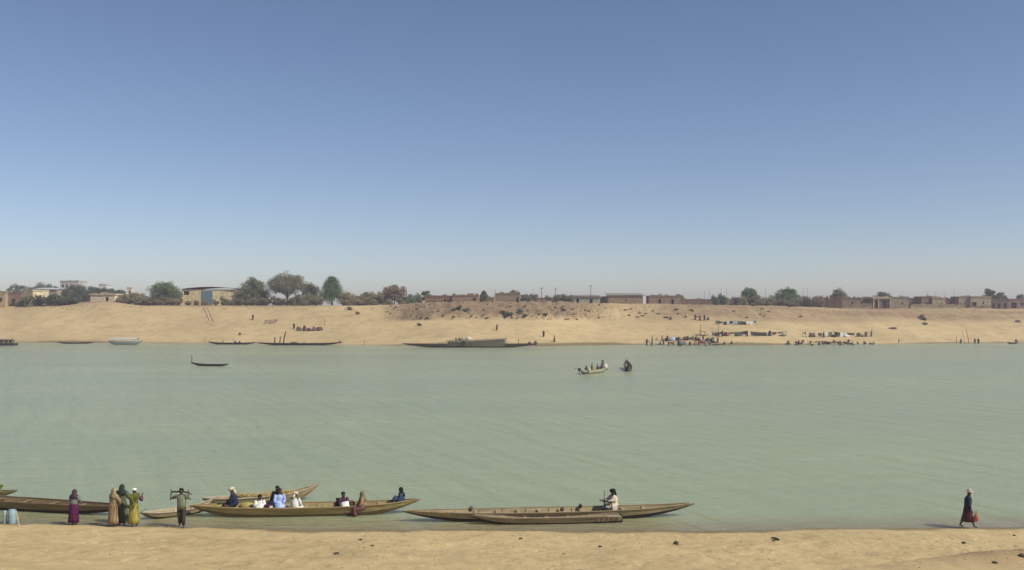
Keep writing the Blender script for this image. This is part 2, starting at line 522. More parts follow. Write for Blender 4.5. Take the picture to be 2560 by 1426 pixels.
def pose(kind='stand', arms='down', lean=0.0, step=.0):
    """joints of a 1.72 m figure that faces -Y; sitting poses have the seat at z=0"""
    V = Vector
    j = {}
    if kind in ('stand', 'walk'):
        j.update(pel=V((0, 0, .93)), waist=V((0, -.2 * lean * .4, 1.10)), chest=V((0, -.4 * lean * .6, 1.30)), neck=V((0, -.5 * lean, 1.46)), head=V((0, -.5 * lean - .015, 1.60)))
        for s, q in (('L', 1), ('R', -1)):
            st = step * q
            j['hi' + s] = V((.09 * q, 0, .90)); j['kn' + s] = V((.095 * q, -st * .55 - .02, .49)); j['an' + s] = V((.095 * q, -st * .9 + (.06 if st < 0 else 0), .085 + (.05 if st < 0 else 0))); j['to' + s] = j['an' + s] + V((.02 * q, -.15, -.05))
            j['sh' + s] = V((.185 * q, -.45 * lean, 1.39))
    elif kind in ('sit', 'floor', 'squat'):
        b = V((0, -.30 * lean, 0))
        j.update(pel=V((0, 0, .11)), waist=V((0, -.08 * lean, .27)), chest=V((0, -.20 * lean, .46)) , neck=V((0, -.36 * lean, .615)), head=V((0, -.44 * lean, .745)))
        for s, q in (('L', 1), ('R', -1)):
            j['hi' + s] = V((.09 * q, 0, .09))
            if kind == 'sit':
                j['kn' + s] = V((.13 * q, -.42, .10)); j['an' + s] = V((.12 * q, -.40, -.30)); j['to' + s] = j['an' + s] + V((.01 * q, -.15, -.04))
            else:
                j['kn' + s] = V((.17 * q, -.36, .36)); j['an' + s] = V((.13 * q, -.47, .03)); j['to' + s] = j['an' + s] + V((.02 * q, -.14, -.02))
            j['sh' + s] = V((.18 * q, -.30 * lean, .55))
    elif kind == 'bend':
        j.update(pel=V((0, .08, .90)), waist=V((0, -.06, 1.02)), chest=V((0, -.26, 1.02)), neck=V((0, -.43, .98)), head=V((0, -.56, .93)))
        for s, q in (('L', 1), ('R', -1)):
            j['hi' + s] = V((.09 * q, .07, .87)); j['kn' + s] = V((.11 * q, -.02, .47)); j['an' + s] = V((.11 * q, .06, .08)); j['to' + s] = j['an' + s] + V((.02 * q, -.15, -.05))
            j['sh' + s] = V((.18 * q, -.36, .99))
    for s, q in (('L', 1), ('R', -1)):
        sh = j['sh' + s]
        if kind == 'bend': el, wr = V((.06 * q, -.06, -.28)), V((-.06 * q, -.16, -.50))
        elif arms == 'down': el, wr = V((.06 * q, .03, -.28)), V((.05 * q, -.07, -.52))
        elif arms == 'lap': el, wr = V((.05 * q, -.10, -.26)), V((-.06 * q, -.30, -.38))
        elif arms == 'chest': el, wr = V((.10 * q, -.06, -.25)), V((-.10 * q, -.24, -.16))
        elif arms == 'carry': el, wr = (V((-.24, -.02, -.13)), V((-.24, -.02, .13))) if q < 0 else (V((.17, -.05, -.16)), V((.13, -.02, .10)))       # both hands up to a pole across the shoulders
        elif arms == 'reach': el, wr = V((.05 * q, -.20, -.20)), V((.0, -.44, -.20))
        elif arms == 'hug': el, wr = V((.10 * q, -.14, -.20)), V((-.02 * q, -.38, -.06))
        j['el' + s] = sh + el; j['wr' + s] = sh + wr
    return j

def body_mesh(j, hands=True, sub=1):
    vs, es, rs = [], [], []
    def add(p, r, par=None):
        vs.append(tuple(p)); rs.append(r)
        if par is not None: es.append((par, len(vs) - 1))
        return len(vs) - 1
    pel = add(j['pel'], .125)
    wa = add(j['waist'], .115, pel); ch = add(j['chest'], .13, wa); ne = add(j['neck'], .055, ch)
    up = (j['head'] - j['neck']).normalized()
    fwd = Vector((0, -1, 0)); fwd = (fwd - up * fwd.dot(up)).normalized()
    jaw = add(j['head'] - up * .055 - fwd * .0, .072, ne)
    hd = add(j['head'] + up * .02 - fwd * .012, .088, jaw)
    add(j['head'] + up * .085 - fwd * .015, .058, hd)
    if hands:
        add(j['head'] - up * .075 + fwd * .062, .032, jaw)                  # chin
        no = add(j['head'] + fwd * .085, .022, hd); add(j['head'] - up * .02 + fwd * .105, .012, no)
    for s, q in (('L', 1), ('R', -1)):
        sh = add(j['sh' + s], .068, ch); el = add(j['el' + s], .044, sh); wr = add(j['wr' + s], .029, el)
        d = (j['wr' + s] - j['el' + s]).normalized()
        sd = d.cross(Vector((1, 0, 0)))
        if sd.length < .2: sd = d.cross(Vector((0, 1, 0)))
        sd.normalize(); pn = d.cross(sd)
        pm = add(j['wr' + s] + d * .06, .034, wr)
        if hands:
            for k, L in ((-1.5, .062), (-.5, .08), (.5, .076), (1.5, .055)):
                f1 = add(j['wr' + s] + d * (.095 + .25 * L) + sd * k * .021, .0095, pm)
                f2 = add(j['wr' + s] + d * (.10 + .75 * L) + sd * k * .022 + pn * .014, .0085, f1)
                add(j['wr' + s] + d * (.10 + 1.15 * L) + sd * k * .021 + pn * .038, .0075, f2)
            t1 = add(j['wr' + s] + d * .055 + sd * .048, .011, pm); add(j['wr' + s] + d * .095 + sd * .062 + pn * .016, .009, t1)
        else:
            add(j['wr' + s] + d * .15, .022, pm)
        hi = add(j['hi' + s], .088, pel); kn = add(j['kn' + s], .058, hi); an = add(j['an' + s], .04, kn); add(j['to' + s], .03, an)
    me = bpy.data.meshes.new('body')
    me.from_pydata(vs, es, [])
    o = bpy.data.objects.new('body', me)
    C.objects.link(o)
    sk = o.modifiers.new('skin', 'SKIN')
    for d_, r in zip(me.skin_vertices[0].data, rs):
        d_.radius = (r, r)
    me.skin_vertices[0].data[0].use_root = True
    if sub:
        ss = o.modifiers.new('sub', 'SUBSURF'); ss.levels = sub; ss.render_levels = sub
    dg = bpy.context.evaluated_depsgraph_get()
    out = bpy.data.meshes.new_from_object(o.evaluated_get(dg))
    bpy.data.objects.remove(o); bpy.data.meshes.remove(me)
    out.name = 'body'
    return out

def make_person(label, loc, rz=0.0, kind='stand', arms='down', lean=.1, step=0.0, top=None, skirt=None, trousers=None, robe=None, head=('hair', None), size=1.0, near=True, group=None, seed=1, slim=1.0, hem=.13, coat=0.0):
    j = pose(kind, arms, lean, step)
    t = thing('person', label, 'person', loc, rz, group)
    t.scale = (size, size, size)
    b = place('body', body_mesh(j, near, 1), SKIN, t, True)
    n = 14 if near else 9
    rng = random.Random(seed)
    ph = rng.uniform(0, 6)
    X = (1, 0, 0)
    upd = (j['neck'] - j['chest']).normalized()
    sitting = kind in ('sit', 'floor', 'squat')
    tm = top or robe
    if tm is not None:
        m = MB()
        low = j['pel'] - Vector((0, 0, .0 if sitting else .12 + coat))
        m.tube([low, j['pel'] * .4 + j['waist'] * .6, j['chest'], j['neck'] - upd * .07, j['neck'] - upd * .02], [(.195, .16), (.185, .15), (.205, .16), (.17, .115), (.075, .07)], n, X, 5, .05, True, ph)
        for s in 'LR':
            m.tube([j['sh' + s] + (j['chest'] - j['sh' + s]) * .35, j['sh' + s], (j['sh' + s] + j['el' + s]) / 2, j['el' + s], j['el' + s] * .3 + j['wr' + s] * .7], [.085, .088, .085, .078, .082 if robe else .055], max(7, n // 2 + 1), None, 3, .06, True, ph)
        m.build('robe' if robe is not None and top is None else 'shirt', tm, t, True)
    lo = skirt or robe
    if lo is not None:
        m = MB()
        if sitting:
            kn = (j['knL'] + j['knR']) / 2; an = (j['anL'] + j['anR']) / 2
            m.tube([j['pel'] + Vector((0, .05, .14)), j['pel'] + Vector((0, -.05, .03)), (j['pel'] + kn) / 2 + Vector((0, 0, .0)), kn + Vector((0, -.03, .0)), kn * .5 + an * .5 + Vector((0, -.04, 0)), an + Vector((0, -.02, .06))],
                   [(.19, .15), (.22, .17), (.25, .14), (.25, .12), (.24, .12), (.25, .13)], n, X, 6, .09, True, ph)
        else:
            hz_ = hem
            a = (j['anL'] + j['anR']) / 2
            w2 = abs(step) * .35
            base = Vector((0, a.y * .5, hz_))
            m.tube([j['waist'] - Vector((0, 0, .02)), j['pel'] + Vector((0, 0, .02)), j['pel'] * .6 + base * .4, j['pel'] * .25 + base * .75, base], [(.17 * slim, .14 * slim), (.205 * slim, .175 * slim), (.22 * slim, (.19 + w2 * .4) * slim), (.235 * slim, (.20 + w2 * .8) * slim), (.245 * slim, (.21 + w2) * slim)], n + 8, X, 7, .16, True, ph)
        m.build('skirt' if skirt is not None else 'robe_hem', lo, t, True)
    if trousers is not None:
        m = MB()
        m.tube([j['waist'] - Vector((0, 0, .05)), j['pel'], j['pel'] - Vector((0, 0, .09))] if not sitting else [j['waist'] - Vector((0, 0, .06)), j['pel'], j['pel'] - Vector((0, 0, .07))], [(.165, .14), (.185, .155), (.15, .13)], n, X)
        for s in 'LR':
            m.tube([j['hi' + s], (j['hi' + s] + j['kn' + s]) / 2, j['kn' + s], (j['kn' + s] + j['an' + s]) / 2, j['an' + s] * .85 + j['kn' + s] * .15], [.105, .10, .085, .08, .078], max(7, n // 2 + 2), None, 3, .06, True, ph)
        m.build('trousers', trousers, t, True)
    hk, hm = head
    h = j['head']; up = (h - j['neck']).normalized(); back = Vector((0, 1, 0))
    m = MB()
    if hk == 'hair':
        m.tube([h + up * .0 + back * .035, h + up * .05 + back * .02, h + up * .10 + back * .012, h + up * .125 + back * .01], [(.095, .085), (.105, .105), (.085, .085), (.02, .02)], 10, X)
        m.build('hair', hm or HAIR, t, True)
    elif hk == 'cap':
        m.tube([h + up * .035 + back * .01, h + up * .07 + back * .01, h + up * .12 + back * .01, h + up * .135 + back * .01], [(.108, .112), (.106, .108), (.085, .085), (.03, .03)], 12, X)
        m.build('cap', hm, t, True)
    elif hk == 'turban':
        m.tube([h + up * .02 + back * .02, h + up * .045 + back * .015, h + up * .085 + back * .01, h + up * .125 + back * .01, h + up * .155 + back * .01], [(.11, .115), (.138, .14), (.145, .145), (.115, .115), (.03, .03)], 12, X, 5, .06, True, ph)
        m.tube([h + up * .03 + back * .11, h - up * .06 + back * .13, h - up * .17 + back * .13], [.05, .055, .05], 7)
        m.build('turban', hm, t, True)
    elif hk == 'scarf':
        ch = j['chest'] - upd * .02
        m.tube([h + up * .135 + back * .02, h + up * .09 + back * .022, h + back * .038, h - up * .09 + back * .035, j['neck'] - upd * .03 + back * .01, ch], [(.03, .03), (.095, .095), (.118, .108), (.115, .10), (.19, .135), (.245, .19)], n, X, 6, .07, True, ph)
        m.build('head_scarf', hm, t, True)
    elif hk == 'hat':
        m.tube([h + up * .05, h + up * .06], [(.21, .21), (.20, .20)], 14, X)
        m.tube([h + up * .055, h + up * .11, h + up * .15, h + up * .175], [(.108, .108), (.10, .10), (.085, .085), (.02, .02)], 12, X)
        m.build('hat', hm, t, True)
    if near and hk != 'none':
        e = MB()
        fw = Vector((0, -1, 0)); fw = (fw - up * fw.dot(up)).normalized()
        for q in (-1, 1):
            e.ball(h + fw * .076 + Vector((.032 * q, 0, 0)) + up * .012, .0125, 6, 4)
        e.build('eyes', EYE, t, True)
    return t

# ---------------------------------------------------------------- builders: boats
W_GREY = wood('weathered_grey_wood', (.33, .26, .145))
W_BROWN = wood('brown_boat_wood', (.22, .155, .08))
W_OCHRE = wood('ochre_boat_wood', (.37, .275, .125))
W_DARK = wood('tarred_dark_wood', (.045, .035, .026))
W_PALE = wood('bleached_pale_wood', (.50, .43, .31))
W_TAR = wood('tarred_bottom', (.035, .024, .02))
W_POLE = wood('pole_wood', (.16, .115, .065))

def make_canoe(label, a, b, beam=1.1, free=.42, rise=(.3, .3), draft=.10, mats=(None, None, None), thwarts=6, ribs=True, near=True, pieces=2, group=None, tip=(1.0, 1.0), name='wooden_canoe', cat='canoe', rail=None, blunt=0.0):
    """plank canoe from tip a=(x,Y) to tip b; local x runs from a to b"""
    up_m, lo_m, in_m = mats
    A, B = Vector((a[0], a[1], 0)), Vector((b[0], b[1], 0))
    L = (B - A).length
    mid = (A + B) / 2
    t = thing(name, label, cat, mid, math.atan2(B.y - A.y, B.x - A.x), group)
    bl = lambda u: u * (1 - blunt) if u > 0 else u
    def hw(u):
        q = min(1, abs(bl(u)))
        return max(.018, beam / 2 * (1 - q ** 2.6) ** .9)
    def zs(u): return free + (rise[0] if u < 0 else rise[1]) * abs(bl(u)) ** 3.0
    def zb(u):
        r = rise[0] if u < 0 else rise[1]
        return -draft + (free + r + draft - .05) * max(0, (abs(bl(u)) - .25) / .75) ** 2.6
    def sec(u, v, off=0.0):
        w = hw(u) * (.62 + .38 * v ** .8) - off
        return Vector((u * L / 2, max(.006, w), zb(u) + (zs(u) - zb(u)) * v))
    def strake(side, u0, u1, v0, v1, th, name_, m, n):
        mb = MB()
        us = [u0 + (u1 - u0) * i / n for i in range(n + 1)]
        rows = []
        for u in us:
            ring = [sec(u, v0), sec(u, (v0 + v1) / 2), sec(u, v1), sec(u, v1, th), sec(u, (v0 + v1) / 2, th), sec(u, v0, th)]
            rows.append([(p.x, p.y * side, p.z) for p in ring])
        mb.quad_grid(rows, close_u=True)
        k = len(mb.v)
        mb.f.append(tuple(range(6))); mb.f.append(tuple(range(k - 6, k)))
        return mb.build(name_, m, t)
    nseg = 14 if near else 10
    for side in (1, -1):
        for (v0, v1, m, th) in ((0.0, .40, lo_m, .030), (.405, 1.0, up_m, .026)):
            cuts = [-1 + 2 * k / pieces for k in range(pieces + 1)]
            if v0 > 0 and pieces > 1:
                cuts = [c + (.12 if 0 < i < pieces else 0) for i, c in enumerate(cuts)]
            for c0, c1 in zip(cuts, cuts[1:]):
                strake(side, c0 + (.0006 if c0 > -1 else 0), c1 - (.0006 if c1 < 1 else 0), v0, v1, th, 'plank', m, nseg)
    mb = MB()
    rows = []
    for i in range(25):
        u = -1 + 2 * i / 24
        w = sec(u, 0).y - .032; z = zb(u) + .02
        rows.append([(u * L / 2, -max(.003, w), z), (u * L / 2, max(.003, w), z), (u * L / 2, max(.003, w), z - .03), (u * L / 2, -max(.003, w), z - .03)])
    mb.quad_grid(rows, close_u=True)
    mb.build('bottom_board', in_m, t)
    if blunt:
        mb = MB(); e0, e1 = sec(1, 0), sec(1, 1)
        for (x_, k_) in ((L / 2 - .002, 0), (L / 2 + .035, 4)):
            mb.v += [(x_, -e0.y, e0.z), (x_, e0.y, e0.z), (x_, e1.y, e1.z), (x_, -e1.y, e1.z)]
        mb.f += [(0, 1, 2, 3), (7, 6, 5, 4), (0, 4, 5, 1), (1, 5, 6, 2), (2, 6, 7, 3), (3, 7, 4, 0)]
        mb.build('transom', lo_m, t)
    for side in (1, -1):
        mb = MB(); rows = []
        for i in range(29):
            u = -.97 + 1.94 * i / 28
            y = hw(u) * side; z = zs(u) + .004
            rows.append([(u * L / 2, y - .035, z), (u * L / 2, y + .035, z), (u * L / 2, y + .035, z + .03), (u * L / 2, y - .035, z + .03)])
        mb.quad_grid(rows, close_u=True)
        mb.f.append((0, 1, 2, 3)); k = len(mb.v); mb.f.append((k - 4, k - 3, k - 2, k - 1))
        mb.build('gunwale', rail or up_m, t)
    for k in range(thwarts):
        u = -.72 + 1.44 * (k + .5) / thwarts
        mb = MB()
        mb.box((u * L / 2, 0, zs(u) - .075), (.17, 2 * hw(u) - .06, .03))
        mb.build('thwart', in_m, t)
    if ribs:
        for k in range(thwarts + 1):
            u = -.80 + 1.6 * k / thwarts
            mb = MB()
            pts = [sec(u, v, .045) for v in (.97, .6, .25, .02)]
            pts = [(p.x, p.y, p.z + (.03 if i == 3 else 0)) for i, p in enumerate(pts)]
            mb.tube(pts + [(p[0], -p[1], p[2]) for p in pts[::-1]], .022, 5)
            mb.build('rib', in_m, t)
    t['_len'] = L
    return t

def in_boat(t, u, y=0.0, z=0.0):
    """world point inside a boat: u along its length -1..1"""
    p = Vector((u * t['_len'] / 2, y, z))
    return Matrix.Rotation(t.rotation_euler[2], 4, 'Z') @ p + t.location

# ---------------------------------------------------------------- builders: plants
LEAF = {
    'dark': leafy('leaf_dark_green', (.125, .165, .080)),
    'mid': leafy('leaf_mid_green', (.165, .22, .095)),
    'fresh': leafy('leaf_fresh_green', (.14, .245, .095)),
    'grey': leafy('leaf_grey_green', (.235, .245, .14)),
    'brown': leafy('leaf_dry_brown', (.31, .25, .15)),
    'olive': leafy('leaf_olive', (.30, .27, .14)),
}
BARK = plain('bark', (.12, .085, .055), .95, .3, 3, (1, 1, .3), .8, .03)

def leaf_cloud(rng, centres, radii, per, leaf, flat=.8):
    """many small bent leaf faces scattered round clump centres"""
    n = len(centres) * per
    c = np.repeat(np.array(centres), per, 0)
    r = np.repeat(np.array(radii), per)[:, None]
    d = rng.normal(size=(n, 3)); d /= np.linalg.norm(d, axis=1)[:, None] + 1e-9
    p = c + d * r * (rng.rand(n, 1) ** .45) * np.array([1, 1, flat])
    a = rng.normal(size=(n, 3)); a /= np.linalg.norm(a, axis=1)[:, None] + 1e-9
    b = np.cross(a, rng.normal(size=(n, 3))); b /= np.linalg.norm(b, axis=1)[:, None] + 1e-9
    s = leaf * (.6 + .8 * rng.rand(n, 1))
    v = np.stack([p - a * s, p + b * s * .55, p + a * s, p - b * s * .55], 1).reshape(-1, 3)
    me = bpy.data.meshes.new('crown')
    me.vertices.add(len(v)); me.vertices.foreach_set('co', v.ravel())
    me.loops.add(4 * n); me.loops.foreach_set('vertex_index', np.arange(4 * n))
    me.polygons.add(n); me.polygons.foreach_set('loop_start', np.arange(0, 4 * n, 4)); me.polygons.foreach_set('loop_total', np.full(n, 4))
    me.update(calc_edges=True)
    return me

def tree_parts(seed, w, d, h, trunk, kind, dense=1.0, shape='round', leaf=.20):
    rng = np.random.RandomState(seed)
    cz = h - (h - trunk) / 2; rz = (h - trunk) / 2
    nc = int(62 * dense) + 8
    cen, rad = [], []
    for k in range(nc):
        dd = rng.normal(size=3); dd /= np.linalg.norm(dd)
        q = .40 + .55 * rng.rand() ** .7
        if shape == 'cone':
            tz = rng.rand() ** .9
            ang = rng.uniform(0, 2 * PI); rr = (1 - tz) ** .78 * (.35 + .65 * rng.rand())
            cen.append((w / 2 * rr * math.cos(ang), d / 2 * rr * math.sin(ang), trunk + (h - trunk) * (.08 + .84 * tz)))
        elif shape == 'dome':
            ang = rng.uniform(0, 2 * PI); el = (rng.rand() ** 1.25) * PI / 2
            cen.append((w / 2 * q * math.cos(ang) * math.cos(el), d / 2 * q * math.sin(ang) * math.cos(el), trunk + (h - trunk) * (.06 + .82 * math.sin(el) * q)))
        else:
            cen.append((w / 2 * q * dd[0], d / 2 * q * dd[1], cz + rz * q * dd[2] * .95))
        rad.append(min(w, h) * (.10 + .10 * rng.rand()))
    crown = leaf_cloud(rng, cen, rad, int(130 * dense ** .3), leaf)
    mb = MB()
    lean = rng.uniform(-.04, .04) * h
    fork = (lean, 0, max(trunk * .9, .22 * h))
    r0 = max(.07, .028 * h)
    mb.tube([(0, 0, -.35), (lean * .4, 0, fork[2] * .5), fork, (lean * 1.2, 0, h * .7)], [r0 * 1.3, r0, r0 * .8, r0 * .25], 7)
    lb = MB()
    for k in range(0, nc, 5):
        c = cen[k]
        mid = ((fork[0] + c[0]) / 2 + rng.uniform(-.2, .2), (fork[1] + c[1]) / 2, (fork[2] + c[2]) / 2 + .12 * h * rng.rand())
        lb.tube([(fork[0] * .8, 0, fork[2] * (.7 + .3 * rng.rand())), mid, c], [r0 * .5, r0 * .32, r0 * .1], 5)
    return crown, mb.mesh('trunk'), lb.mesh('branches')

def make_tree(name, label, cat, base, w, h, kind, seed, trunk=None, dense=1.0, shape='round', group=None, leaf=.20, d=None):
    t = thing(name, label, cat, base, 0, group)
    cm, tm, lm = tree_parts(seed, w, d or w * .9, h, h * .18 if trunk is None else trunk, kind, dense, shape, leaf)
    w *= 1.0
    place('crown' if cat == 'tree' else 'foliage', cm, LEAF[kind], t)
    tk = place('trunk' if cat == 'tree' else 'stem', tm, BARK, t)
    place('branches', lm, BARK, tk)['kind'] = 'stuff'
    return t

_bush = {}
def make_bush(name, label, base, w, h, kind, var, group, rz=0.0):
    """shrubs share a few meshes"""
    key = (kind, var)
    if key not in _bush:
        rng = np.random.RandomState(900 + var * 7)
        cen = [(rng.uniform(-.36, .36), rng.uniform(-.36, .36), .12 + .62 * rng.rand() ** 1.1) for _ in range(22)]
        cm = leaf_cloud(rng, cen, [.15 + .11 * rng.rand() for _ in cen], 90, .05)
        mb = MB()
        for c in cen:
            mb.tube([(c[0] * .12, c[1] * .12, -.12), (c[0] * .6, c[1] * .6, c[2] * .6), c], [.014, .010, .004], 4)
        _bush[key] = (cm, mb.mesh('stem'))
    cm, sm = _bush[key]
    t = thing(name, label, 'bush', base, rz, group)
    t.scale = (w, w * .8, h)
    place('foliage', cm, LEAF[kind] if not cm.materials else None, t)
    place('stem', sm, BARK if not sm.materials else None, t)
    return t

def lump(m, r, s_, w, h):
    """an untidy heap: a few dented lobes slumped together"""
    for k in range(6):
        a = r.uniform(0, 2 * PI); q = r.uniform(0, .55)
        ss = s_ * r.uniform(.35, .7)
        m.ball((q * w * s_ * math.cos(a), q * .6 * s_ * math.sin(a), ss * h * .55), (ss * w, ss * .75, ss * h * r.uniform(.7, 1.3)), 8, 5, .22, r)

# ---------------------------------------------------------------- builders: houses
HOLE = plain('dark_opening', (.03, .024, .02), .95, .2, 3)
def MUD(c): return plain('mud_plaster', c, .95, .42, .8, (1, 1, 1.8), .9, .06, .1)

def make_house(label, px0, px1, ytop, Y, depth, col, wins=(), doors=(), roof='flat', roof_col=None, base=None, group=None, yaw=0.0, name='mud_house', sink=.5, overhang=.12):
    """a house whose front spans px0..px1 at depth Y; wins/doors as fractions (x0,x1,z0,z1) of the front"""
    x0, x1 = wx(px0, Y), wx(px1, Y)
    w = x1 - x0
    g = far_at((px0 + px1) / 2, Y) if base is None else Vector(((x0 + x1) / 2, Y, base))
    gz = min(g.z, float(far_z(x0, Y)), float(far_z(x1, Y))) if base is None else base
    h = H + (YH - ytop) / F * Y - gz
    if roof == 'flat': h = max(1.2, h - .5)
    t = thing(name, label, 'house', ((x0 + x1) / 2, Y, gz), yaw, group)
    m = MB()
    ops = [(-w / 2 + w * a, -w / 2 + w * b, h * c, h * d) for (a, b, c, d) in list(wins) + list(doors)]
    bx = sorted({-w / 2, w / 2} | {o[0] for o in ops} | {o[1] for o in ops})
    bz = sorted({-sink, h} | {o[2] for o in ops} | {o[3] for o in ops})
    for xa, xb in zip(bx, bx[1:]):
        for za, zb_ in zip(bz, bz[1:]):
            cx, cz = (xa + xb) / 2, (za + zb_) / 2
            if any(o[0] < cx < o[1] and o[2] < cz < o[3] for o in ops): continue
            k = len(m.v); m.v += [(xa, 0, za), (xb, 0, za), (xb, 0, zb_), (xa, 0, zb_)]; m.f.append((k, k + 1, k + 2, k + 3))
    for (a, b, c, d) in ops:
        q = [(a, c), (b, c), (b, d), (a, d)]
        for i in range(4):
            p, p2 = q[i], q[(i + 1) % 4]
            k = len(m.v); m.v += [(p[0], 0, p[1]), (p2[0], 0, p2[1]), (p2[0], .28, p2[1]), (p[0], .28, p[1])]; m.f.append((k, k + 1, k + 2, k + 3))
    for q in ([(-w / 2, 0), (-w / 2, depth)], [(-w / 2, depth), (w / 2, depth)], [(w / 2, depth), (w / 2, 0)]):
        k = len(m.v); (ax, ay), (bx_, by) = q
        m.v += [(ax, ay, -sink), (bx_, by, -sink), (bx_, by, h), (ax, ay, h)]; m.f.append((k, k + 1, k + 2, k + 3))
    m.build('wall', MUD(col), t)
    for i, (a, b, c, d) in enumerate(ops):
        mm = MB(); mm.box(((a + b) / 2, .30, (c + d) / 2), (b - a, .03, d - c))
        mm.build('window' if i < len(wins) else 'door', HOLE, t)
    rc = MUD(roof_col or tuple(c * .8 for c in col))
    m = MB()
    if roof == 'flat':
        o = overhang
        m.box((0, depth / 2, h + .10), (w + 2 * o, depth + 2 * o, .20))
        pm = MB()
        pm.box((0, -o + .10, h + .33), (w + 2 * o, .2, .25))
        pm.box((-w / 2 - o + .10, depth / 2 + .1, h + .32), (.2, depth + 2 * o - .25, .23)); pm.box((w / 2 + o - .10, depth / 2 + .1, h + .32), (.2, depth + 2 * o - .25, .23))
    elif roof == 'shed':
        rot = Matrix.Rotation(R(5), 3, 'X')
        m.box((0, depth / 2, h + .05 + depth * .044), (w + .6, depth + .8, .12), rot)
    elif roof == 'arch':
        rows = []
        for i in range(17):
            x = -w / 2 - .3 + (w + .6) * i / 16
            z = h + .75 * (1 - (2 * i / 16 - 1) ** 2)
            rows.append([(x, -.45, z), (x, depth + .4, z), (x, depth + .4, z + .12), (x, -.45, z + .12)])
        m.quad_grid(rows, close_u=True); m.f.append((0, 1, 2, 3)); k = len(m.v); m.f.append((k - 4, k - 3, k - 2, k - 1))
    if roof == 'flat':
        g_ = random.Random(int(px0 * 7 + Y))
        x_ = -w / 2
        while x_ < w / 2 - .4:
            l_ = g_.uniform(.4, 1.6); hh_ = g_.uniform(.05, .45) if g_.random() < .7 else 0
            l_ = min(l_, w / 2 - x_)
            if hh_: pm.box((x_ + l_ / 2, -overhang + .13, h + .46 + hh_ / 2), (l_ - .03, .19, hh_))
            x_ += l_
    rf_ = m.build('roof', rc, t)
    if roof == 'flat': pm.build('parapet', rc, rf_)
    t['_wh'] = (w, h, depth)
    return t

# ================================================================ the town and trees on the far bank
def tree_at(name, label, px, wpx, ytop, Y, kind, seed, cat='tree', **kw):
    b = far_at(px, Y)
    h = H + (YH - ytop) / F * Y - b.z
    return make_tree(name, label, cat, b, wpx / F * Y, h, kind, seed, **kw)

YELLOW = (.68, .57, .36)
ORD = ['first', 'second', 'third', 'fourth', 'fifth', 'sixth', 'seventh', 'eighth', 'ninth', 'tenth', 'eleventh', 'twelfth', 'thirteenth', 'fourteenth', 'fifteenth', 'sixteenth', 'seventeenth', 'eighteenth', 'nineteenth', 'twentieth'] + ['number %d' % i for i in range(21, 60)]
# far left: hazy grove with pale buildings standing in it
make_house('pale two storey house rising above the grove at far left', 150, 197, 702, 470, 9, (.52, .49, .44), wins=[(.08, .2, .72, .88), (.3, .42, .72, .88)], name='pale_house')
make_house('small white house peeping over the grove, right of the tall pale house', 247, 266, 711, 520, 7, (.66, .64, .6), wins=[(.3, .6, .5, .8)], name='white_house')
make_house('long low house with pale grey roof behind the bushes at far left', 84, 142, 724, 345, 7, (.36, .32, .26), wins=[(.2, .3, .3, .7), (.6, .7, .3, .7)], roof='shed', roof_col=(.46, .47, .46), name='low_house')
make_house('mud house cut by the left edge of the photo', -70, 13, 728, 322, 7, (.42, .32, .20), wins=[(.82, .9, .4, .65)], name='mud_house')
make_house('brown mud house beside the yellow lit hut at far left', 14, 52, 731, 324, 6, (.26, .19, .12), doors=[(.4, .62, 0, .6)], name='mud_house')
make_house('yellow plastered hut with dark doorway at far left', 53, 88, 725, 320, 6, YELLOW, doors=[(.12, .3, 0, .55)], yaw=R(-28), name='plastered_hut')
make_house('low cream walled building standing alone on bare ground', 226, 287, 734, 335, 6, (.66, .56, .38), doors=[(.62, .74, 0, .7)], name='cream_building', overhang=.3)
t = make_house('slim cream water tower block above the shrubs', 318, 329, 718, 350, 1.6, (.72, .64, .46), wins=[(.3, .7, .7, .85)], name='tower_block')
t['category'] = 'tower'

# the warehouse with its arched roof
wh = make_house('yellow warehouse with a low arched roof and a blue green door', 455, 592, 724, 323, 16, (.74, .60, .34), wins=[(.03, .13, .66, .88)], roof='arch', roof_col=(.16, .13, .11), name='warehouse')
w, h, dp = wh['_wh']
m = MB(); m.box((-w / 2 + w * .455, -.05, h * .46), (w * .20, .1, h * .92)); dr = m.build('door', plain('blue_door', (.13, .22, .24), .6, .2, 2), wh)
m = MB(); m.box((-w / 2 + w * .455, -.11, h * .46), (.08, .03, h * .9)); m.build('door_seam', plain('door_rail', (.07, .12, .13), .6, .2, 2), dr)
for fx in (.015, .985):
    m = MB(); m.box((-w / 2 + w * fx, -.10, h * .46), (.35, .2, h * .92 + .6)); m.build('pilaster', MUD((.68, .54, .31)), wh)

